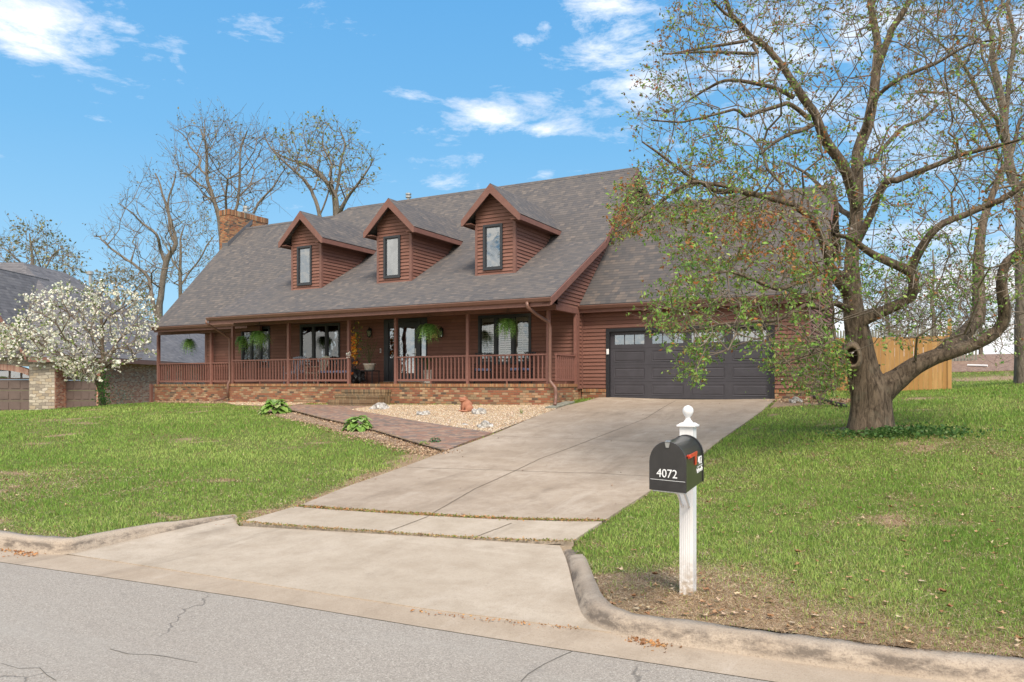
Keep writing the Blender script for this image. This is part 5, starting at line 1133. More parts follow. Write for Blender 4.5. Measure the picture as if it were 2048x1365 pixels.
# ================================================================== FENCE, BANK
fr=empty('wooden_fence',(.0,29.5,hz(0,29.5)),'raw orange pine board fence with a tall end post behind the forked tree','fence')
FX0,FX1=-5.5,.72
for i in range(43):
    x=FX0+i*.145; g0=hz(x,29.5)-.05; q=MB(); q.box(x,x+.138,29.49+(i%2)*.004,29.51+(i%2)*.004,g0,h(1.62)+rnd.uniform(-.012,.012)); q.build('fence_board',m_fence,fr)
q=MB(); q.box(FX0,FX1,29.515,29.55,h(1.25),h(1.34)); q.box(FX0,FX1,29.515,29.55,h(.1),h(.19)); q.build('fence_rail',m_fence,fr)
q=MB(); q.box(.73,.85,29.46,29.58,hz(.8,29.5)-.05,h(2.2)); q.build('fence_post',m_fence,fr)
fr2=empty('picket_fence',(-1,44,hz(-1,44)),'pale weathered picket fence beyond the garage corner','fence')
q=MB()
for i in range(60):
    x=-6+i*.14; q.add([(x,44,h(.3)),(x+.09,44,h(.3)),(x+.09,44,h(2.78)),(x+.045,44,h(2.88)),(x,44,h(2.78)),(x,44.02,h(.3)),(x+.09,44.02,h(.3)),(x+.09,44.02,h(2.78)),(x+.045,44.02,h(2.88)),(x,44.02,h(2.78))],[(0,1,2,3,4),(9,8,7,6,5),(0,5,6,1),(1,6,7,2),(2,7,8,3),(3,8,9,4),(4,9,5,0)])
q.build('pickets',m_slab,fr2); q=MB(); q.box(-6,2.4,44.03,44.07,h(2.2),h(2.3)); q.build('rail',m_slab,fr2)
bk=[(a,b) for a,b in((-4,41.2),(2,40.6),(6,40.6),(16,42),(24,46),(24,60),(-4,60))]
meta(drape(bk,.04,.8).build('leafy_bank',m_bank),kind='structure')
# ================================================================== WALK, BEDS
def gp_(x,y): v=G(x,y); return (v.x,v.y)
wk=[gp_(588,812),gp_(570,822),gp_(640,840),gp_(690,851),gp_(760,869),gp_(820,888),gp_(886,907),gp_(935,887),gp_(985,869),gp_(900,856),gp_(820,843),gp_(755,831),gp_(700,822),gp_(764,812.5)]
wk=[(x,min(y,20.35)) for x,y in wk]
meta(drape(wk,.045,.4).build('brick_walk',m_paver),kind='structure')
gb1=[wk[13],wk[12],wk[11],wk[10],wk[9],wk[8],gp_(1040,848),gp_(1090,829),gp_(1128,814),(-9.55,20.5),(-9.7,20.39)]
gb1=[(min(x,-9.15) if y>19 else x,min(y,20.39)) for x,y in gb1]
meta(drape(gb1,.03,.4).build('gravel_bed',m_gravelbase),kind='structure')
gb2=[(-23.6,20.39),gp_(470,812),gp_(560,815),gp_(588,812.5),(wk[0][0],20.39)]
gb2=[(x,min(y,20.39)) for x,y in gb2]
meta(drape(gb2,.03,.4).build('gravel_strip',m_gravelbase),kind='structure')
gb3=[(-29.5,21.7),(-29.4,21.2),(-23.8,20.2),(-23.4,20.4),(-23.4,21.7)]
meta(drape(gb3,.03,.4).build('mulch_bed',m_mulch),kind='structure')
mul=[gp_(512,818),gp_(560,836),gp_(640,853),gp_(700,872),gp_(760,886),gp_(800,896),gp_(830,905),gp_(868,908),gp_(886,907),gp_(820,888),gp_(760,869),gp_(690,851),gp_(640,840),gp_(570,822),gp_(560,815)]
meta(drape(mul,.02,.4).build('mulch_bed',m_mulch),kind='structure')
gbr=[(-3.55,22.45),(-2.75,22.45),(-2.0,22.4),(-1.5,21.7),(-2.2,21.2),(-3.0,21.0),(-3.5,20.6)]
meta(drape(gbr,.03,.4).build('mulch_bed',m_mulch),kind='structure')
# edging bricks along the walk
def strip(pts,wd,dz,th,mat,name,kind='structure'):
    q=MB(); P=[Vector((x,y,0)) for x,y in pts]
    for a,b in zip(P,P[1:]):
        n=max(1,int((b-a).length/.3)); d=(b-a).normalized(); s=Vector((-d.y,d.x,0))*wd/2
        for i in range(n):
            p=a+(b-a)*i/n; r=a+(b-a)*(i+1)/n; zp=hz(p.x,p.y)+dz; zr=hz(r.x,r.y)+dz
            q.add([p-s+Vector((0,0,zp)),p+s+Vector((0,0,zp)),r+s+Vector((0,0,zr)),r-s+Vector((0,0,zr)),p-s+Vector((0,0,zp-th)),p+s+Vector((0,0,zp-th)),r+s+Vector((0,0,zr-th)),r-s+Vector((0,0,zr-th))],[(3,2,1,0),(0,1,5,4),(2,3,7,6)])
    o=q.build(name,mat); meta(o,kind=kind); return o
strip([wk[1],wk[2],wk[3],wk[4],wk[5],wk[6]],.08,.075,.12,m_stepbrick,'walk_edging')
# joints on the drive
def pxs(l,dz=.035): return [tuple(G(x,y,dz)[:2]) for x,y in l]
def wob(pts,amp,n=10):
    out=[]
    for a,b in zip(pts,pts[1:]):
        L=math.hypot(b[0]-a[0],b[1]-a[1]); k=max(1,int(L/.12)); out+=[(a[0]+(b[0]-a[0])*i/k+rnd.gauss(0,amp),a[1]+(b[1]-a[1])*i/k+rnd.gauss(0,amp)) for i in range(k)]
    return out+[pts[-1]]
def joint(pts,wd,mat=m_crack,amp=.003,dz=.039): strip(wob(pts,amp),wd,dz,.001,mat,'driveway_joint')
JA=[shrink(dL[0],dL[1],.95),shrink(dR[0],dR[1],.95)]; JB=[dL[0],dR[0]]
joint(JA,.10,m_dirt,.012,.037)
joint(pxs([(855,1033),(950,978),(1080,918),(1200,873),(1290,838),(1352,802)]),.02)
joint(pxs([(812,935),(1010,941),(1200,947),(1345,955)]),.016); joint(pxs([(985,872),(1200,879),(1450,886)]),.014); joint(pxs([(1105,822),(1300,830),(1515,832)]),.014)
joint(pxs([(855,1034),(775,1064)]),.016); joint(pxs([(1023,1047),(948,1076)]),.016)
# ================================================================== GRASS AND LITTER
drv_all=[dL[1]]+dL[2:]+[(-9.0,23),(-3.6,23)]+list(reversed(dR))+[dR[0]]+flR[::3]+tl[::-1]+flL[::3]+[]+[dL[0]]
blocks=[drv_all,wk,gb1,gb2,gb3,gbr,mul,[(-23.4,20.38),(-9.6,20.38),(-9.6,22.4),(GX1,22.4),(GX1,31),(-29.5,31),(-29.5,21.7),(-23.4,21.7)],bk]
backL=lambda x: np.interp(x,[p[0] for p in toeL if p[0]<-8.6]+[-8.2],[p[1] for p in toeL if p[0]<-8.6]+[5.06])+.19
toeRp=toeR[5:]; backR=lambda x: np.interp(x,[p[0] for p in toeRp],[p[1] for p in toeRp])+.21
def allowed(x,y,m=.0):
    ok=np.where(x<-6,y>backL(x),y>backR(x))
    for b in blocks: ok&=~inpoly(x,y,b)
    # keep off the flared kerbs
    pR_=np.array(pR); sel=pR_[(pR_[:,0]<0)&(pR_[:,0]>-4)][::2]
    near=(x>-4.2)&(x<0)&(y<9); 
    if near.any():
        d=np.min(np.hypot(x[near][:,None]-sel[None,:,0],y[near][:,None]-sel[None,:,1]),1); k=ok[near]; k&=d>.2; ok[near]=k
    pL_=np.array(pL); sel=pL_[(pL_[:,0]<-6)&(pL_[:,0]>-12)][::2]; near=(x>-12)&(x<-6)&(y<8)
    if near.any():
        d=np.min(np.hypot(x[near][:,None]-sel[None,:,0],y[near][:,None]-sel[None,:,1]),1); k=ok[near]; k&=d>.2; ok[near]=k
    return ok
rg=np.random.default_rng(5)
def field(n,d0,d1,pw=1.0,u0=-60,u1=2110):
    """points on the ground, denser near the viewer"""
    t=rg.random(n); d=d0*(d1/d0)**(t**pw) if pw!=0 else rg.uniform(d0,d1,n); u=(rg.uniform(u0,u1,n)-CX)/F
    return d*(-S_+u*C_),d*(C_+u*S_),d
def blades(n,d0,d1,hs,ws,name,straw=0,dens=None,pw=1.0):
    x,y,d=field(n,d0,d1,pw); k=allowed(x,y); x,y,d=x[k],y[k],d[k]
    br=bare(x,y); cl=vnoise(x,y,2.2,31)*.6+vnoise(x,y,7,32)*.4
    if straw: keep=rg.random(len(x))<np.clip(.12+br*1.3,0,1)
    else: keep=rg.random(len(x))<np.clip(1.12-br*1.2,0.10,1)*(.45+.9*cl)
    x,y,d,br,cl=x[keep],y[keep],d[keep],br[keep],cl[keep]; n=len(x); z=H(x,y)-.005
    hgt=rg.uniform(*hs,n)*(.52+1.0*cl**1.3)*(1-.35*br)*np.clip(d/9,1,1.8)**.6; wd=rg.uniform(*ws,n)*np.clip(d/6,1,8)**.9
    a=rg.uniform(0,2*np.pi,n); lean=rg.uniform(.1,.9,n)*hgt*(1 if not straw else 2.4); 
    if straw: hgt=hgt*.35
    dx,dy=np.cos(a)*lean,np.sin(a)*lean; ta=rg.uniform(0,2*np.pi,n); tx,ty=np.cos(ta)*wd/2,np.sin(ta)*wd/2
    V=np.empty((n,5,3)); V[:,0]=np.c_[x-tx,y-ty,z]; V[:,1]=np.c_[x+tx,y+ty,z]; V[:,2]=np.c_[x+dx*.4+tx*.7,y+dy*.4+ty*.7,z+hgt*.62]; V[:,3]=np.c_[x+dx*.4-tx*.7,y+dy*.4-ty*.7,z+hgt*.62]; V[:,4]=np.c_[x+dx,y+dy,z+hgt]
    b=np.arange(n)[:,None]*5; Ft=np.concatenate([b+np.array([[0,1,2]]),b+np.array([[0,2,3]]),b+np.array([[3,2,4]])],1).reshape(-1,3)
    big=vnoise(x,y,.45,41)*.6+vnoise(x,y,1.6,42)*.4
    if straw: c=palette(rg,n,[(.48,.35,.21),(.66,.53,.36),(.26,.16,.09)],[2,1.6,1],.22)
    else:
        g1=np.array([.225,.355,.06]); g2=np.array([.375,.475,.12]); g3=np.array([.13,.24,.04])
        m=np.clip((big-.3)*2.2,0,1)[:,None]; c=g1*(1-m)+g2*m; dk=(rg.random(n)<.10+.35*np.clip((cl-.5)*2.2,0,1))[:,None]; c=np.where(dk,g3,c); c=c*rg.uniform(.75,1.3,(n,1))
        dry=rg.random(n)<.07+.35*br; c[dry]=palette(rg,dry.sum(),[(.36,.30,.13),(.30,.21,.10)],[1,1],.2)
    o=npmesh(name,V.reshape(-1,3),Ft,m_blade,np.repeat(c,5,0)); return meta(o,kind='stuff')
def thing_stuff(o,label,cat): o['label']=label; o['category']=cat; return o
thing_stuff(blades(620000,4.6,46,(.028,.058),(.0035,.0065),'grass',pw=1.0),'short spring grass covering both lawns','grass')
thing_stuff(blades(460000,4.6,14,(.04,.085),(.0045,.0075),'dry_grass',straw=1,pw=1.4),'dry straw-coloured grass lying in the thin patches by the kerb','grass')
# fallen leaves
def litter(n,regionfn,name,label,s0,s1,cols,d0=5,d1=34,lift=.012,clear=False):
    x,y,d=field(n,d0,d1,1.0); k=regionfn(x,y); x,y,d=x[k],y[k],d[k]; n=len(x); z=H(x,y)+lift
    K=9; sz=rg.uniform(s0,s1,(n,1)); a=np.arange(K)[None]*2*np.pi/K+rg.uniform(0,6,(n,1)); rad=sz*.55*(1+.0*a); rad=rad*np.where(np.arange(K)%2==0,1,.5)[None]*rg.uniform(.7,1.15,(n,K)); cu=rg.uniform(.1,.9,(n,1)); ph=rg.uniform(0,6,(n,1))
    P=np.stack([x[:,None]+np.cos(a)*rad,y[:,None]+np.sin(a)*rad*.8,z[:,None]+np.abs(np.cos(a+ph))*rad*cu+.0*a],-1); V=np.concatenate([np.c_[x,y,z][:,None],P],1).reshape(-1,3); b=np.arange(n)[:,None]*(K+1)
    Ft=np.concatenate([b+np.array([[0,1+i,1+(i+1)%K]]) for i in range(K)],1).reshape(-1,3)
    c=palette(rg,n,cols,[1]*len(cols),.2); o=npmesh(name,V,Ft,m_litter,np.repeat(c,K+1,0)); meta(o,label,'leaves',kind='stuff'); return o
TAN=[(.45,.29,.16),(.52,.38,.25),(.33,.19,.10),(.26,.13,.06)]
litter(9000,lambda x,y: allowed(x,y)&(rg.random(len(x))<.10+.5*bare(x,y)**2+.25*(vnoise(x,y,.8,51)>.72)),'fallen_leaves','curled tan leaves scattered over the lawns',.03,.075,TAN,lift=.022)
eL=lambda y: np.interp(y,[p[1] for p in dL],[p[0] for p in dL])
litter(26000,lambda x,y:(y>6.6)&(y<20)&(np.abs(x-eL(y)+.06)<.13*np.abs(rg.normal(0,1,len(x))))&(x<-6),'drive_edge_litter','rust brown leaf litter lining the left edge of the driveway',.015,.04,[(.38,.16,.06),(.46,.22,.09),(.27,.11,.05)],lift=.03)
def linelit(pts,n,wd,name,label,cols,s0=.012,s1=.035,lift=.042):
    P=np.array(pts); i=rg.integers(0,len(P)-1,n); t=rg.random(n)[:,None]; q=P[i]*(1-t)+P[i+1]*t+rg.normal(0,wd,(n,2)); z=H(q[:,0],q[:,1])+lift; D=rg.normal(0,1,(n,3)); D[:,2]*=.3
    V,Ft=leafquads(np.c_[q,z],D,rg.uniform(s0,s1,n),rg,.6); return meta(npmesh(name,V,Ft,m_litter,np.repeat(palette(rg,n,cols,[1]*len(cols),.2),4,0)),label,'litter',kind='stuff')
linelit(JA,2600,.035,'joint_litter','brown debris and weeds filling the wide driveway joint',[(.36,.17,.07),(.45,.27,.14),(.2,.2,.05),(.14,.2,.04)])
linelit([shrink(dL[0],dL[1],.03),shrink(dR[0],dR[1],.02)],1300,.02,'apron_joint_litter','thin line of debris and weeds across the apron',[(.34,.2,.09),(.4,.27,.14),(.17,.2,.05)])
# gravel
def pebbles(poly,n,name,label,lift=.04,s0=.013,s1=.034):
    P=np.array(poly); lo,hi=P.min(0),P.max(0); q=rg.uniform(lo,hi,(int(n*2.2),2)); q=q[inpoly(q[:,0],q[:,1],poly)][:n]; n=len(q); z=H(q[:,0],q[:,1])+lift
    O=np.array([[1,0,0],[0,1,0],[-1,0,0],[0,-1,0],[0,0,1]],float); s=rg.uniform(s0,s1,(n,1,3)); s[:,:,2]*=.6; a=rg.uniform(0,6.28,n); c_,s_=np.cos(a)[:,None],np.sin(a)[:,None]
    V=O[None]*s; V=np.stack([V[...,0]*c_-V[...,1]*s_,V[...,0]*s_+V[...,1]*c_,V[...,2]],-1)+np.c_[q,z][:,None]; Ft=np.concatenate([np.arange(n)[:,None]*5+np.array([[i,(i+1)%4,4]]) for i in range(4)],1).reshape(-1,3)
    c=palette(rg,n,[(.45,.31,.18),(.55,.42,.28),(.34,.21,.12),(.64,.56,.45),(.20,.145,.10),(.42,.32,.23)],[3,3,2.5,2,2.5,1.5],.22); return meta(npmesh(name,V.reshape(-1,3),Ft,m_pebble,np.repeat(c,5,0)),label,'gravel',kind='stuff')
pebbles(gb1,42000,'gravel','tan pea gravel between the brick walk and the porch'); pebbles(gb2,3500,'gravel','strip of tan pea gravel along the left of the porch steps')
linelit(mul,4200,.16,'mulch_litter','brown shredded leaves on the bed below the brick walk',[(.38,.26,.17),(.50,.37,.25),(.24,.15,.09)],.03,.06,.03)
linelit([(-28.6,21.4),(-24,20.5)],1800,.2,'mulch_litter','tan leaves along the foot of the left porch base',[(.42,.29,.18),(.5,.38,.26),(.3,.18,.1)],.03,.07,.04)
linelit([(-3.3,22.1),(-2.6,21.9),(-1.9,21.9)],1300,.25,'corner_litter','dead leaves and stalks at the right garage corner',[(.42,.29,.18),(.5,.38,.26),(.3,.18,.1)],.04,.09,.04)
# ================================================================== MAILBOX
mp=camf((1376-CX)/F*6.3,6.3,0); mp.z=hz(mp.x,mp.y)
A_=atD(1300.5,980.5,1); 
# box corner positions from its front plate (bottom at 1.05 m over the kerb)
KM=.915; bz=EYE-218.5/F*5.85*KM
fR=atZ(1372.5,986.5,bz); dirY=Vector((atZ(1406.6,961.5,bz)-fR)); LB=dirY.length*.985; dirY=dirY.normalized(); dirX=Vector((dirY.y,-dirY.x,0)); BW=.30; 
fL=atZ(1300,978.5,bz); dirX=(fR-fL).normalized(); BW=(fR-fL).length; BH=.385*KM; RAD=BW/2
mail=empty('mailbox',tuple(mp),'black domed mailbox numbered 4072 on a white ball-topped post by the kerb','mailbox')
def bx(u,v,w): return fL+dirX*u+dirY*v+Vector((0,0,w))      # across, back, up
def archp(off=0,n=14):
    P=[(-off,-off*.4)]
    hh=BH-RAD
    for i in range(n+1): t=math.pi*(1-i/n); P.append((RAD+(RAD+off)*math.cos(t),hh+(RAD+off)*math.sin(t)))
    P.append((BW+off,-off*.4)); return P
pr=archp(); q=MB(); n=len(pr); q.add([bx(u,.012,w_) for u,w_ in pr]+[bx(u,LB,w_) for u,w_ in pr],[(i,i+1,n+i+1,n+i) for i in range(n-1)]+[(n-1,0,n,2*n-1)]+[tuple(range(n,2*n))]); body=q.build('mailbox_body',m_mail,mail)
for p in body.data.polygons: p.use_smooth=len(p.vertices)==4 and abs(p.normal.z)<.98 and False or (len(p.vertices)==4 and p.normal.z>.05)
def plate(v0,v1,off,name,mat):
    pr=archp(off); q=MB(); n=len(pr); q.add([bx(u,v0,w_) for u,w_ in pr]+[bx(u,v1,w_) for u,w_ in pr],[tuple(reversed(range(n))),tuple(range(n,2*n))]+[(i,(i+1)%n,n+(i+1)%n,n+i) for i in range(n)]); return q.build(name,mat,mail,bevel=.003)
dr=plate(-.012,.012,.004,'mailbox_door',m_mail); plate(LB-.03,LB+.004,.008,'rear_rim',m_mail)
q=MB(); q.prism([bx(RAD-.02,-.02,BH-.006),bx(RAD+.02,-.02,BH-.006),bx(RAD+.012,-.02,BH-.04),bx(RAD-.012,-.02,BH-.04)],dirY*.03); q.prism([bx(RAD-.02,-.02,BH-.002),bx(RAD+.02,-.02,BH-.002),bx(RAD+.02,.04,BH+.004),bx(RAD-.02,.04,BH+.004)],(0,0,.004)); q.build('door_latch',m_metal,dr)
q=MB(); q.prism([bx(.006,-.0145,.076),bx(BW-.006,-.0145,.076),bx(BW-.006,-.0145,.0785),bx(.006,-.0145,.0785)],dirY*.002); q.build('door_line',m_letter,dr)
def letter(txt,size,origin,ex,par,name,mat,depth=.0015,shear=0,squash=1):
    me=text_mesh(txt,size,depth,shear); ex=Vector(ex).normalized(); ez=Vector((0,0,1)); ey=ez.cross(ex)     # outward = ex x ez
    M=Matrix(((ex.x*squash,ez.x,-ey.x,origin.x),(ex.y*squash,ez.y,-ey.y,origin.y),(ex.z*squash,ez.z,-ey.z,origin.z),(0,0,0,1)))
    me.transform(M); off=rootloc(par); me.transform(Matrix.Translation(-off)); me.materials.append(mat); o=bpy.data.objects.new(name,me); COL.objects.link(o); o.parent=par; return o
letter('4072',.086,bx(BW*.485,-.0145,.097),dirX,dr,'door_number',m_letter)
out_=dirX
sx=lambda v,w_: bx(BW+.0015,v,w_)
letter('4072',.085,sx(LB*.79,.150),dirY,body,'side_number',m_letter,squash=1.0)
q=MB(); q.prism([sx(LB*.60,.134),sx(LB*.945,.134),sx(LB*.945,.139),sx(LB*.60,.139)],dirX*.002); q.build('side_line',m_letter,body)
letter('East Linwood Dr',.052,sx(LB*.775,.090),dirY,body,'street_name',m_letter,squash=.72)
q=MB(); q.prism([bx(BW+.004,.055,.235),bx(BW+.004,.42,.235),bx(BW+.004,.42,.262),bx(BW+.004,.055,.262)],dirX*.006); q.prism([bx(BW+.0045,.33,.165),bx(BW+.0045,.40,.165),bx(BW+.0045,.40,.234),bx(BW+.0045,.33,.234)],dirX*.005); q.tube([bx(BW-.005,.08,.25),bx(BW+.02,.08,.25)],.012,8); q.build('mailbox_flag',m_flag,mail)
PW=.056
q=MB(); pz=bz-.0; q.box(mp.x-PW,mp.x+PW,mp.y-PW,mp.y+PW,mp.z-.1,atD(1376,853,6.3).z)
for sxx in(-1,1):
    for k in(-2,-1,0,1,2): q.box(mp.x+k*.017-.0035,mp.x+k*.017+.0035,mp.y-PW-.003,mp.y-PW-.0005,mp.z+.1,bz-.22) if sxx==1 else None
po=q.build('mailbox_post',m_white,mail,bevel=.005)
ct=atD(1376,853,6.3).z
def sq(c,r,z0,z1,r2): 
    return [(c.x-r,c.y-r,z0),(c.x+r,c.y-r,z0),(c.x+r,c.y+r,z0),(c.x-r,c.y+r,z0),(c.x-r2,c.y-r2,z1),(c.x+r2,c.y-r2,z1),(c.x+r2,c.y+r2,z1),(c.x-r2,c.y+r2,z1)]
q=MB(); BXF=[(0,3,2,1),(4,5,6,7),(0,1,5,4),(1,2,6,5),(2,3,7,6),(3,0,4,7)]
q.add(sq(mp,.076,ct-.002,ct+.014,.076),BXF); q.add(sq(mp,.068,ct+.0145,ct+.03,.048),BXF); q.build('post_cap',m_white,mail,bevel=.003)
q=MB(); q.lathe((mp.x,mp.y,ct+.028),[(.044,0),(.036,.012),(.024,.026),(.018,.042),(.022,.052),(.032,.062),(.041,.08),(.045,.098),(.042,.116),(.032,.132),(.016,.142),(.004,.145)],20); q.build('finial',m_white,mail,smooth=True)
q=MB(); fc=(fL+fR)/2
for s_ in(-.03,.03):
    a=Vector((mp.x+s_,mp.y-PW-.005,bz-.24)); b_=bx(BW/2+s_,LB*.55,-.012); q=MB(); q.beam(a,b_,.02,.014,up=(1,0,0)); q.build('support_bracket',m_white,mail)
q=MB(); q.prism([bx(.02,.02,-.014),bx(BW-.02,.02,-.014),bx(BW-.02,LB+.02,-.014),bx(.02,LB+.02,-.014)],(0,0,.012)); q.build('mount_board',m_white,mail)
# ================================================================== PORCH THINGS
FZ=h(0)
def fronds(c,n,L,rise,droop,rg_,cols,name,par,seg=9,lw=.05,spread=1.0,mat=None):
    V=[];Fc=[];cl=[];o=0
    for i in range(n):
        a=rg_.uniform(0,2*np.pi); l=L*1.2*rg_.uniform(.6,1.1); up=rg_.uniform(.1,1)*rise; col=palette(rg_,1,cols,[1]*len(cols),.25)[0]
        hd=np.array([math.cos(a),math.sin(a),0]); sd_=np.array([-math.sin(a),math.cos(a),0]); prev=None
        for k in range(seg+1):
            t=k/seg; p=np.array(c)+hd*l*t*spread*(1-.15*t)+np.array([0,0,up*t*1.6-droop*(t**2)*(1.0+.6*up)]); tw=rg_.uniform(-.01,.01)
            if k>0:
                d=p-prev; d/=np.linalg.norm(d); lf=lw*math.sin(math.pi*min(1,t*.9+.12))
                for s in(1,-1):
                    q0=p-d*.012; q1=p+d*.012; q2=p+sd_*s*lf+d*lf*.5-np.array([0,0,lf*.25]); V+=[q0,q1,q2]; Fc.append([o,o+1,o+2]); o+=3; cl+=[col*rg_.uniform(.85,1.15)]*3
                e=sd_*.003; V+=[prev-e,prev+e,p]; Fc.append([o,o+1,o+2]); o+=3; cl+=[col*.7]*3
            prev=p
    return npmesh(name,V,Fc,mat or m_leaf,np.array(cl),parent=par)
FG=[(.20,.40,.08),(.28,.50,.12),(.13,.28,.06),(.34,.55,.16)]
rf_=np.random.default_rng(3)
def fern(px,py,Yd,rad,label,top,n=95):
    c=atY(px,py,Yd); r=empty('hanging_fern',tuple(c),label,'hanging plant','ferns hung along the porch')
    q=MB(); q.lathe((c.x,c.y,c.z-.22),[(.09,0),(.12,.05),(.14,.16),(.145,.17),(.12,.165)],14); q.build('basket',m_potb,r)
    q=MB(); 
    for k in range(3): t=k*2.094; q.tube([(c.x+.13*math.cos(t),c.y+.13*math.sin(t),c.z-.06),(c.x,c.y,c.z+.38)],.003,4)
    q.tube([(c.x,c.y,c.z+.38),(c.x,c.y,top)],.004,4); q.build('hanger',m_black,r)
    fronds((c.x,c.y,c.z-.05),n,rad,.34,.62,rf_,FG,'fronds',r,lw=.07); fronds((c.x,c.y,c.z-.05),n//2,rad*.62,.42,.75,rf_,FG,'inner_fronds',r,lw=.06)
fern(378,681,22.0,.42,'small fern hanging in the open left corner of the porch',h(2.1))
fern(484,676,20.9,.40,'smaller pale fern half hidden behind the fern at the second post',h(2.36),70)
fern(519,665,20.35,.50,'big fern hanging left of the second pair of porch windows',h(2.2),120)
fern(856,652,20.35,.50,'fern hanging beside the front door lantern',h(2.2),120)
fern(1016,641,20.35,.46,'fern hanging before the rightmost porch windows',h(2.2),110)
# furniture
def chair(x,y,rz,label,name,kind,sm,fm,rocker=False,group=None):
    r=empty(name,(x,y,FZ),label,kind,group,rz); wd=.56
    q=MB(); q.box(-wd/2,wd/2,-.26,.26,.38,.42); q.build('seat',fm,r,local=True)
    for sx_ in(-1,1):
        q=MB(); q.beam((sx_*wd/2,-.24,0),(sx_*wd/2,-.24,.62),.035,.035); q.build('leg',fm,r,local=True)
        q=MB(); q.beam((sx_*wd/2,.24,0),(sx_*wd/2,.26,.5),.035,.035); q.build('leg',fm,r,local=True)
        q=MB(); q.box(sx_*wd/2-.03,sx_*wd/2+.03,-.28,.26,.62,.645); q.build('armrest',fm,r,local=True)
    for k in range(6): q=MB() if k==0 else q; xx=-wd/2+.05+k*(wd-.1)/5; q.beam((xx,.24,.42),(xx*1.05,.42,1.0+.06*math.sin(math.pi*k/5)),.055 if sm is None else .02,.018)
    q.beam((-wd/2,.42,1.0),(wd/2,.42,1.0),.03,.04); q.build('backrest',fm,r,local=True)
    if sm: q=MB(); q.box(-wd/2+.03,wd/2-.03,-.25,.22,.421,.50); q.build('cushion',sm,r,local=True,bevel=.025)
    return r
chair(-20.9,21.35,.25,'grey-blue slatted armchair behind the railing under the fern','armchair','chair',None,m_greyp)
chair(-19.95,21.5,-.3,'pale grey chair with tall back beside the slatted armchair','armchair','chair',None,m_vinyl)
q=atY(966,745,21.5); chair(q.x,21.5,.5,'black porch chair with blue cushion left of the shuttered windows','porch_chair','chair',m_blue,m_black)
q=atY(1040,745,21.4); chair(q.x,21.4,-.4,'black porch chair with blue cushion in front of the shuttered windows','porch_chair','chair',m_blue,m_black)
x=atY(675,745,21.6).x; r=empty('porch_bench',(x,21.6,FZ),'dark bench with a long blue cushion left of the steps','bench')
q=MB(); q.box(-.65,.65,-.25,.25,.36,.40); q.build('seat',m_black,r,local=True); q=MB(); q.box(-.62,.62,-.24,.22,.401,.48); q.build('cushion',m_blue,r,local=True,bevel=.02)
for a in(-.6,.6):
    for b_ in(-.22,.22): q=MB(); q.box(a-.02,a+.02,b_-.02,b_+.02,0,.36); q.build('leg',m_black,r,local=True)
q=MB(); 
for k in range(9): q.beam((-.6+k*.15,.24,.4),(-.6+k*.15,.33,.88),.03,.02)
q.beam((-.65,.33,.88),(.65,.33,.88),.05,.04); q.build('backrest',m_black,r,local=True)
# black cover beside the bench
x=atY(715,750,21.3).x; bmq=bmesh.new(); bmesh.ops.create_icosphere(bmq,subdivisions=3,radius=1)
for v in bmq.verts: nn=.16*math.sin(v.co.x*5+v.co.z*4)+.12*math.sin(v.co.y*9+v.co.x*7); v.co=Vector((v.co.x*.30,v.co.y*.28,max(-.24,v.co.z*.26)))*(1+nn)
me=bpy.data.meshes.new('covered_bag'); bmq.to_mesh(me); bmq.free(); me.materials.append(m_black); o=bpy.data.objects.new('covered_bag',me); COL.objects.link(o); o.location=(x,21.3,FZ+.27); meta(o,'slumped black bag on the porch floor between bench and side table','bag')
# side table + pot
xt=atY(739,745,21.3).x; r=empty('side_table',(xt,21.3,FZ),'low black metal side table under the white pot','table')
q=MB(); q.box(-.30,.30,-.22,.22,.44,.47); q.build('tabletop',m_black,r,local=True)
for a in(-.27,.27):
    for b_ in(-.19,.19): q=MB(); q.box(a-.013,a+.013,b_-.013,b_+.013,0,.44); q.build('leg',m_black,r,local=True)
r=empty('potted_plant',(xt,21.3,FZ+.472),'cream bowl pot with a wispy tall plant on the black side table','potted plant')
q=MB(); q.lathe((xt,21.3,FZ+.473),[(.13,0),(.17,.02),(.205,.19),(.225,.20),(.225,.24),(.19,.24),(.18,.2)],20); q.build('pot',m_potw,r,smooth=True)
q=MB(); 
for k in range(16): a=rnd.uniform(0,6.28); l=rnd.uniform(.1,.42); q.tube([(xt,21.3,FZ+.68),(xt+math.cos(a)*l*.4,21.3+math.sin(a)*l*.4,FZ+1.05),(xt+math.cos(a)*l,21.3+math.sin(a)*l,FZ+rnd.uniform(1.2,1.65))],.005,4)
q.build('stems',m_leafy,r)
def leafcloud(n,cen,ext,s0,s1,cols,wts,name,par,mat=None,asp=.5):
    C=rf_.normal(0,1,(n,3))*np.array(ext)/2+np.array(cen); V,Ft=leafquads(C,rf_.normal(0,1,(n,3)),rf_.uniform(s0,s1,n),rf_,asp); return npmesh(name,V,Ft,mat or m_leaf,np.repeat(palette(rf_,n,cols,wts,.2),4,0),parent=par)
leafcloud(420,(xt-.05,21.3,FZ+1.25),(.42,.35,.55),.03,.07,[(.10,.14,.05),(.16,.18,.08),(.07,.09,.035)],[1,1,1],'leaves',r,asp=.3)
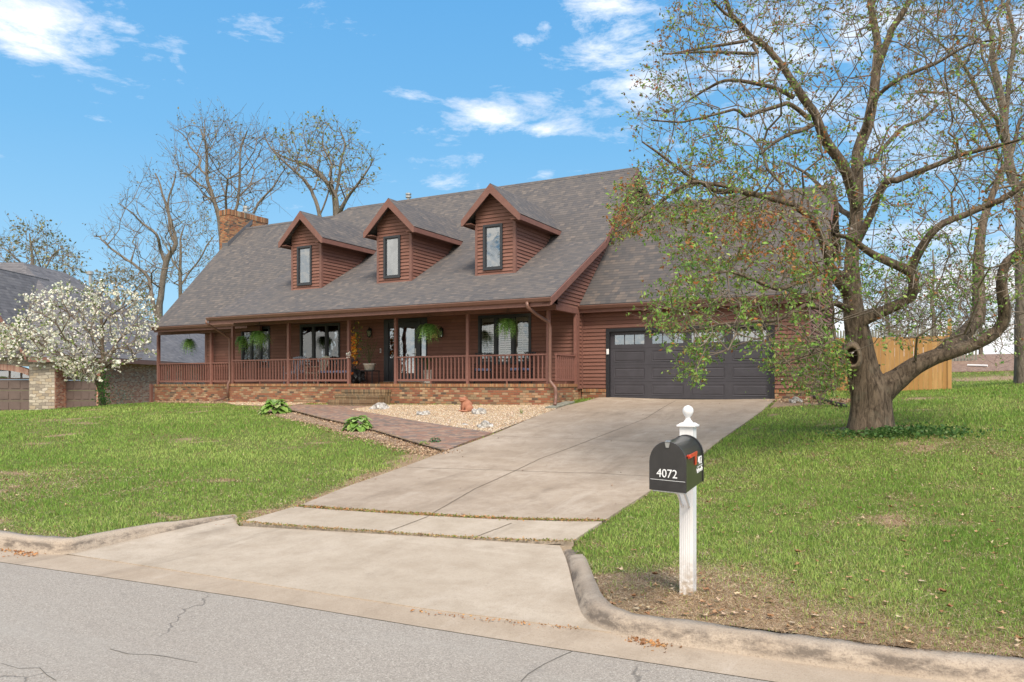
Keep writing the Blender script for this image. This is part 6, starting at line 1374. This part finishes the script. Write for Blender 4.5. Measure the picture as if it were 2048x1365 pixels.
# orange flowers
c=atY(709,692,21.0); r=empty('hanging_flowers',(c.x,21.0,h(.35)),'trailing orange and yellow blossoms hanging at the post left of the steps','hanging flowers')
leafcloud(170,(c.x-.03,21.0,c.z-.02),(.17,.2,.62),.07,.13,[(.85,.28,.04),(.90,.45,.06),(.80,.62,.10),(.75,.16,.03)],[3,3,2,1],'blossoms',r,m_petal,.9)
leafcloud(260,(c.x+.10,21.05,c.z+.08),(.22,.25,.7),.04,.09,[(.10,.2,.05),(.15,.26,.07)],[1,1],'leaves',r)
q=MB(); q.tube([(c.x,21.0,h(2.36)),(c.x,21.0,c.z-.4)],.006,5); q.build('hanger',m_black,r)
c=atY(697,709,20.42); r=empty('white_flower',(c.x,20.42,c.z),'small white flower head at rail height on the post left of the steps','flower'); leafcloud(26,(c.x,20.42,c.z),(.07,.05,.12),.05,.08,[(.85,.82,.80)],[1],'blossom',r,m_petal,1)
# palm pot
xp=atY(855,760,20.95).x; r=empty('potted_palm',(xp,20.95,FZ),'palm in a tall pale square-shouldered pot right of the front door','potted plant')
q=MB(); q.lathe((xp,20.95,FZ+.012),[(.14,.0),(.145,.02),(.165,.42),(.165,.45),(.14,.45)],4); q.lathe((xp,20.95,FZ+.001),[(.2,0),(.24,.02),(.24,.03)],18); q.build('pot',m_potw,r)
q=MB(); q.tube([(xp,20.95,FZ+.4),(xp+.02,20.95,FZ+.85)],.02,6); q.tube([(xp,20.95,FZ+.4),(xp-.06,20.97,FZ+.8)],.015,6); q.build('stems',m_leafy,r)
fronds((xp,20.95,FZ+.78),34,.6,.3,.32,rf_,[(.06,.15,.04),(.10,.21,.05),(.045,.10,.03)],'fronds',r,lw=.09)
# ================================================================== GARDEN THINGS
def rock(px,py,w_,hh,label,sq_=.7,seed=0):
    c=G(px,py,.03); zc=-c.x*S_+c.y*C_; R_=w_/2*zc/F; Hh=hh*zc/F; bm=bmesh.new(); bmesh.ops.create_icosphere(bm,subdivisions=3,radius=1); rr=random.Random(seed); ph=[rr.uniform(0,6) for _ in range(6)]
    for v in bm.verts:
        d=v.co.copy(); n=.22*math.sin(d.x*3.1+ph[0])*math.cos(d.y*2.7+ph[1])+.16*math.sin(d.z*5+d.x*4+ph[2])+.08*math.sin(d.y*11+ph[3])+.07*math.sin(d.x*13+d.z*9+ph[4]); d*=1+n
        v.co=Vector((d.x*R_,d.y*R_*sq_,max(-.05,d.z*Hh)))
    me=bpy.data.meshes.new('rock'); bm.to_mesh(me); bm.free(); me.materials.append(m_rock); o=bpy.data.objects.new('rock',me); COL.objects.link(o); o.location=c; meta(o,label,'rock','rocks set in the gravel')
rock(760,819,36,12,'dark and white rock at the foot of the porch steps',seed=1); rock(846,831,30,9,'low grey rock in the gravel between the steps and the frog',seed=2)
rock(958,829,28,13,'pale rock touching the right side of the frog',seed=3); rock(969,856,34,11,'flat grey rock in the gravel near the driveway',seed=4); rock(930,851,18,4,'small flush stone in the gravel below the frog',seed=5)
rock(1590,806,22,11,'tan rock by the right corner of the garage',seed=6)
# frog
fp=G(932,824,.03); r=empty('frog_statue',tuple(fp),'terracotta frog statue sitting upright in the gravel','statue')
bm=bmesh.new()
def ell(c,s,rx=0,ry=0):
    m=Matrix.Translation(c)@Matrix.Rotation(ry,4,'Y')@Matrix.Rotation(rx,4,'X')@Matrix.Diagonal((*s,1)); bmesh.ops.create_uvsphere(bm,u_segments=20,v_segments=12,radius=1,matrix=m)
ell((0,.03,.17),(.15,.16,.17)); ell((0,-.03,.27),(.115,.12,.12)); ell((0,-.09,.345),(.125,.13,.06),rx=-.35); ell((0,-.10,.315),(.115,.12,.045),rx=-.1)
for s in(1,-1):
    ell((s*.062,-.03,.405),(.032,.032,.034)); ell((s*.155,.06,.09),(.07,.12,.10),rx=.3); ell((s*.17,-.07,.03),(.045,.11,.028)); ell((s*.09,-.10,.16),(.034,.04,.12),rx=-.15); ell((s*.09,-.135,.028),(.048,.065,.024))
me=bpy.data.meshes.new('frog_body'); bm.to_mesh(me); bm.free(); me.materials.append(m_terra); o=bpy.data.objects.new('frog_body',me); COL.objects.link(o); o.parent=r; md=o.modifiers.new('remesh','REMESH'); md.mode='VOXEL'; md.voxel_size=.009; md.use_smooth_shade=True
md=o.modifiers.new('s','SMOOTH'); md.iterations=3; r.rotation_euler=(0,0,-.75); r.scale=(1.0,1.0,1.02)
# hostas
def hosta(px,py,wpx,label,n=64,cols=((.24,.40,.08),(.34,.50,.13),(.16,.30,.06),(.42,.56,.22)),name='hosta',cat='plant'):
    c=G(px,py,.02); zc=-c.x*S_+c.y*C_; Rr=wpx/2*zc/F*1.12; r=empty(name,tuple(c),label,cat); V=[];Fc=[];cl=[];o=0
    for i in range(n):
        ring=i/n; a=i*2.4+rf_.uniform(-.3,.3); L=Rr*(.42+.34*rf_.random()); st_=Rr*(.12+.62*ring); up=Rr*(.95-.75*ring)*rf_.uniform(.8,1.1); el_=.9-1.1*ring
        b0=np.array([c.x+math.cos(a)*st_*.7,c.y+math.sin(a)*st_*.7,c.z+up*.75]); hd=np.array([math.cos(a)*math.cos(el_*.6),math.sin(a)*math.cos(el_*.6),math.sin(el_*.6)]); sd_=np.array([-math.sin(a),math.cos(a),0]); nn=np.cross(hd,sd_); col=palette(rf_,1,cols,[2,2,1,1][:len(cols)],.12)[0]
        for k in range(6):
            t=k/5; wv=L*.36*math.sin(math.pi*min(1,(t*.92+.06))**.8)*(1 if t<1 else 0); p=b0+hd*L*t-np.array([0,0,L*.55*t*t]); V+=[p-sd_*wv-nn*wv*-.30,p,p+sd_*wv+nn*wv*.30]; cl+=[col*1.1,col*.75,col*1.1]
            if k: q_=o+(k-1)*3; Fc+=[[q_,q_+1,q_+4],[q_,q_+4,q_+3],[q_+1,q_+2,q_+5],[q_+1,q_+5,q_+4]]
        o+=18
    npmesh('leaves',V,Fc,m_leaf,np.array(cl),parent=r,smooth=True)
hosta(552,826,60,'bright green hosta clump at the top of the bed, nearest the porch steps'); hosta(717,860,60,'bright green hosta clump midway down the brick walk')
hosta(870,886,26,'small dark hosta at the driveway end of the bed',18,((.07,.16,.06),(.10,.22,.08))); hosta(848,892,22,'small yellow-green hosta beside the driveway',14,((.33,.45,.08),(.26,.38,.07)))
c=G(1043,829,.03); r=empty('weed',tuple(c),'small grassy weed growing in the gravel bed','weed'); fronds(tuple(c),16,.10,.16,.05,rf_,[(.22,.34,.08)],'blades',r,lw=.012,seg=4)
# ground ivy at the big tree
r=empty('ivy',(GB.x+.5,GB.y-.5,hz(GB.x+.5,GB.y-.5)),'low dark ivy creeping round the foot of the forked tree','ivy')
P=np.c_[rf_.normal(GB.x+.55,.55,1500),rf_.normal(GB.y-.55,.22,1500)]; P=P[np.hypot(P[:,0]-GB.x,P[:,1]-GB.y)>.42]; Cc=np.c_[P,H(P[:,0],P[:,1])+rf_.uniform(.02,.13,len(P))]
V,Ft=leafquads(Cc,rf_.normal(0,1,(len(Cc),3))*[1,1,.4],rf_.uniform(.04,.085,len(Cc)),rf_,.7); npmesh('leaves',V,Ft,m_leaf,np.repeat(palette(rf_,len(Cc),[(.06,.14,.035),(.10,.20,.05),(.16,.25,.07)],[2,2,1],.2),4,0),parent=r)
# ivy on the dogwood trunk, utility meter shrub
v=atD(207,790,dd-.3); r=empty('ivy',(v.x,v.y,gz),'green ivy climbing the lower trunk of the white dogwood','ivy'); leafcloud(420,(v.x,v.y,v.z+.15),(.26,.26,1.1),.05,.1,[(.06,.16,.04),(.1,.22,.05)],[1,1],'leaves',r,asp=.8)
v=atD(241,806,34); r=empty('shrub',(v.x,v.y,v.z),'small twiggy grey shrub against the neighbouring brick wall','shrub'); leafcloud(420,(v.x,v.y,v.z+.3),(.8,.5,.5),.05,.1,[(.30,.31,.27),(.20,.22,.17),(.13,.15,.1)],[1,1,1],'leaves',r)
# small leafy shoots at the garage corner
v=G(1640,812); r=empty('shrub',tuple(v),'thin green shrub growing at the right garage corner','shrub'); q=MB()
for k in range(9): a=rnd.uniform(0,6.28); q.tube([tuple(v),(v.x+math.cos(a)*.25,v.y+math.sin(a)*.2,v.z+.5),(v.x+math.cos(a)*.5,v.y+math.sin(a)*.3,v.z+rnd.uniform(.7,1.5))],.008,4)
q.build('stems',m_twig,r); leafcloud(700,(v.x,v.y,v.z+.85),(1.1,.7,.9),.04,.08,[(.16,.28,.06),(.25,.34,.09),(.09,.17,.04)],[2,1,1],'leaves',r)
# drain pipes, splash slab, board
pp=[G(x,y,.06) for x,y in((1690,812),(1665,806),(1640,799),(1625,793),(1633,784),(1650,781))]
q=MB(); q.tube([tuple(p) for p in catmull([list(p) for p in pp],.08)],.055,12); meta(q.build('drain_pipe',m_pipe,smooth=True),'black flexible drain pipe lying on the lawn behind the forked tree','pipe')
p0=G(1100,818,.035); p1=G(1140,806,.035); d=(p1-p0).normalized(); s=Vector((-d.y,d.x,0)); q=MB(); L=(p1-p0).length
q.prism([p0-s*.16,p0+d*L-s*.16,p0+d*L+s*.16,p0+s*.16],(0,0,.05)); meta(q.build('splash_block',m_slab,bevel=.01),'flat grey slab under the right downspout','splash block')
a=G(428,803,.06); b_=G(452,796,.18); q=MB(); q.beam(a,b_,.14,.05); meta(q.build('wooden_board',m_trim,bevel=.005),'short brown board leaning on gravel left of the porch front','board')
a=atY(302,800,21.5); q=MB(); q.box(a.x-.06,a.x+.06,21.45,21.57,hz(a.x,21.5)-.05,h(-.02)); meta(q.build('timber_post',m_trim,bevel=.01),'short brown timber post at the far left porch corner','post')
v=G(1742,792); bt_=atD(1749,748,26); r=empty('green_bin',(bt_.x,bt_.y,hz(bt_.x,bt_.y)),'slim green object standing against the pine fence behind the trunk','bin')
q=MB(); z0=hz(bt_.x,bt_.y); q.add([(bt_.x-.2,bt_.y-.2,z0),(bt_.x+.13,bt_.y-.2,z0),(bt_.x+.13,bt_.y+.2,z0),(bt_.x-.2,bt_.y+.2,z0),(bt_.x-.26,bt_.y-.26,h(.6)),(bt_.x+.16,bt_.y-.26,h(.6)),(bt_.x+.16,bt_.y+.26,h(.6)),(bt_.x-.26,bt_.y+.26,h(.6))],BXF); q.build('bin_body',m_green,r)
q=MB(); q.box(bt_.x-.28,bt_.x+.18,bt_.y-.28,bt_.y+.28,h(.601),h(.66)); q.build('lid',m_black,r,bevel=.01)
# log and board lying on the bank
a=G(1935,731,.1); b_=G(1975,732,.1); q=MB(); q.tube([tuple(a),tuple(b_)],.05,8); meta(q.build('pale_pole',m_white),'thin pale pole lying on the leafy bank','pole')
# trees across the street (they are what the window panes mirror)
src=[o for o in COL.objects if o.name.startswith('leafless_tree') and o.parent is None]
LB_=['bare tree across the street facing the garage','bare tree across the street facing the porch','bare tree across the street facing the driveway','bare tree across the street facing the neighbour']
for k,(x,y,i,sc) in enumerate(((4,-13,0,.8),(-14,-16,1,.8),(-5,-20,2,.85),(-27,-15,2,.85))):
    c=copy_tree(src[i]); c.location=(x,y,-.2); c.scale=(sc,sc,sc); c['label']=LB_[k]; c['group']='trees across the street'

# cracks in the road, debris in the gutter, specks on the drive
for k,l in enumerate(([(0,1327),(40,1337),(75,1338),(112,1362)],[(215,1300),(260,1308),(330,1316),(395,1326)],[(1040,1365),(1085,1330),(1150,1300),(1185,1297)])):
    strip(wob([tuple(atZ(x,y,.0)[:2]) for x,y in l],.012),.009,.0,.0005,m_crack,'road_crack') if 0 else None
    P=wob([tuple(atZ(x,y,.0)[:2]) for x,y in l],.010); q=MB()
    for a,b in zip(P,P[1:]):
        d=Vector((b[0]-a[0],b[1]-a[1],0)); 
        if d.length<1e-4: continue
        n_=Vector((-d.y,d.x,0)).normalized()*rnd.uniform(.0015,.0045); q.quad(Vector((*a,.0025))-n_,Vector((*b,.0025))-n_,Vector((*b,.0025))+n_,Vector((*a,.0025))+n_)
    meta(q.build('road_crack',m_crackd),kind='structure')
def flatlit(l,n,wd,label,cols=[(.40,.19,.08),(.46,.26,.12),(.28,.14,.07)],s0=.015,s1=.045,z=.012):
    P=np.array([tuple(atZ(x,y,0)[:2]) for x,y in l]); i=rg.integers(0,len(P)-1,n); t=rg.random(n)[:,None]; q=P[i]*(1-t)+P[i+1]*t+rg.normal(0,wd,(n,2)); D=rg.normal(0,1,(n,3)); D[:,2]*=.2
    V,Ft=leafquads(np.c_[q,np.full(n,z)],D,rg.uniform(s0,s1,n),rg,.6); meta(npmesh('gutter_litter',V,Ft,m_litter,np.repeat(palette(rg,n,cols,[1]*3,.2),4,0)),label,'litter',kind='stuff')
flatlit([(-20,1096),(30,1102),(70,1112)],260,.07,'rust brown debris caught against the left kerb')
flatlit([(1262,1282),(1310,1290),(1335,1294)],110,.05,'rust brown debris in the gutter below the right kerb end')
flatlit([(820,1224),(1000,1246),(1160,1262)],110,.02,'thin debris line where the apron meets the gutter',s1=.03,z=.018)
litter(700,lambda x,y: inpoly(x,y,drive)&(rg.random(len(x))<.35),'driveway_specks','tiny leaf scraps on the driveway concrete',.015,.05,[(.20,.12,.07),(.34,.22,.12),(.13,.09,.06)],d0=7,d1=26,lift=.045)
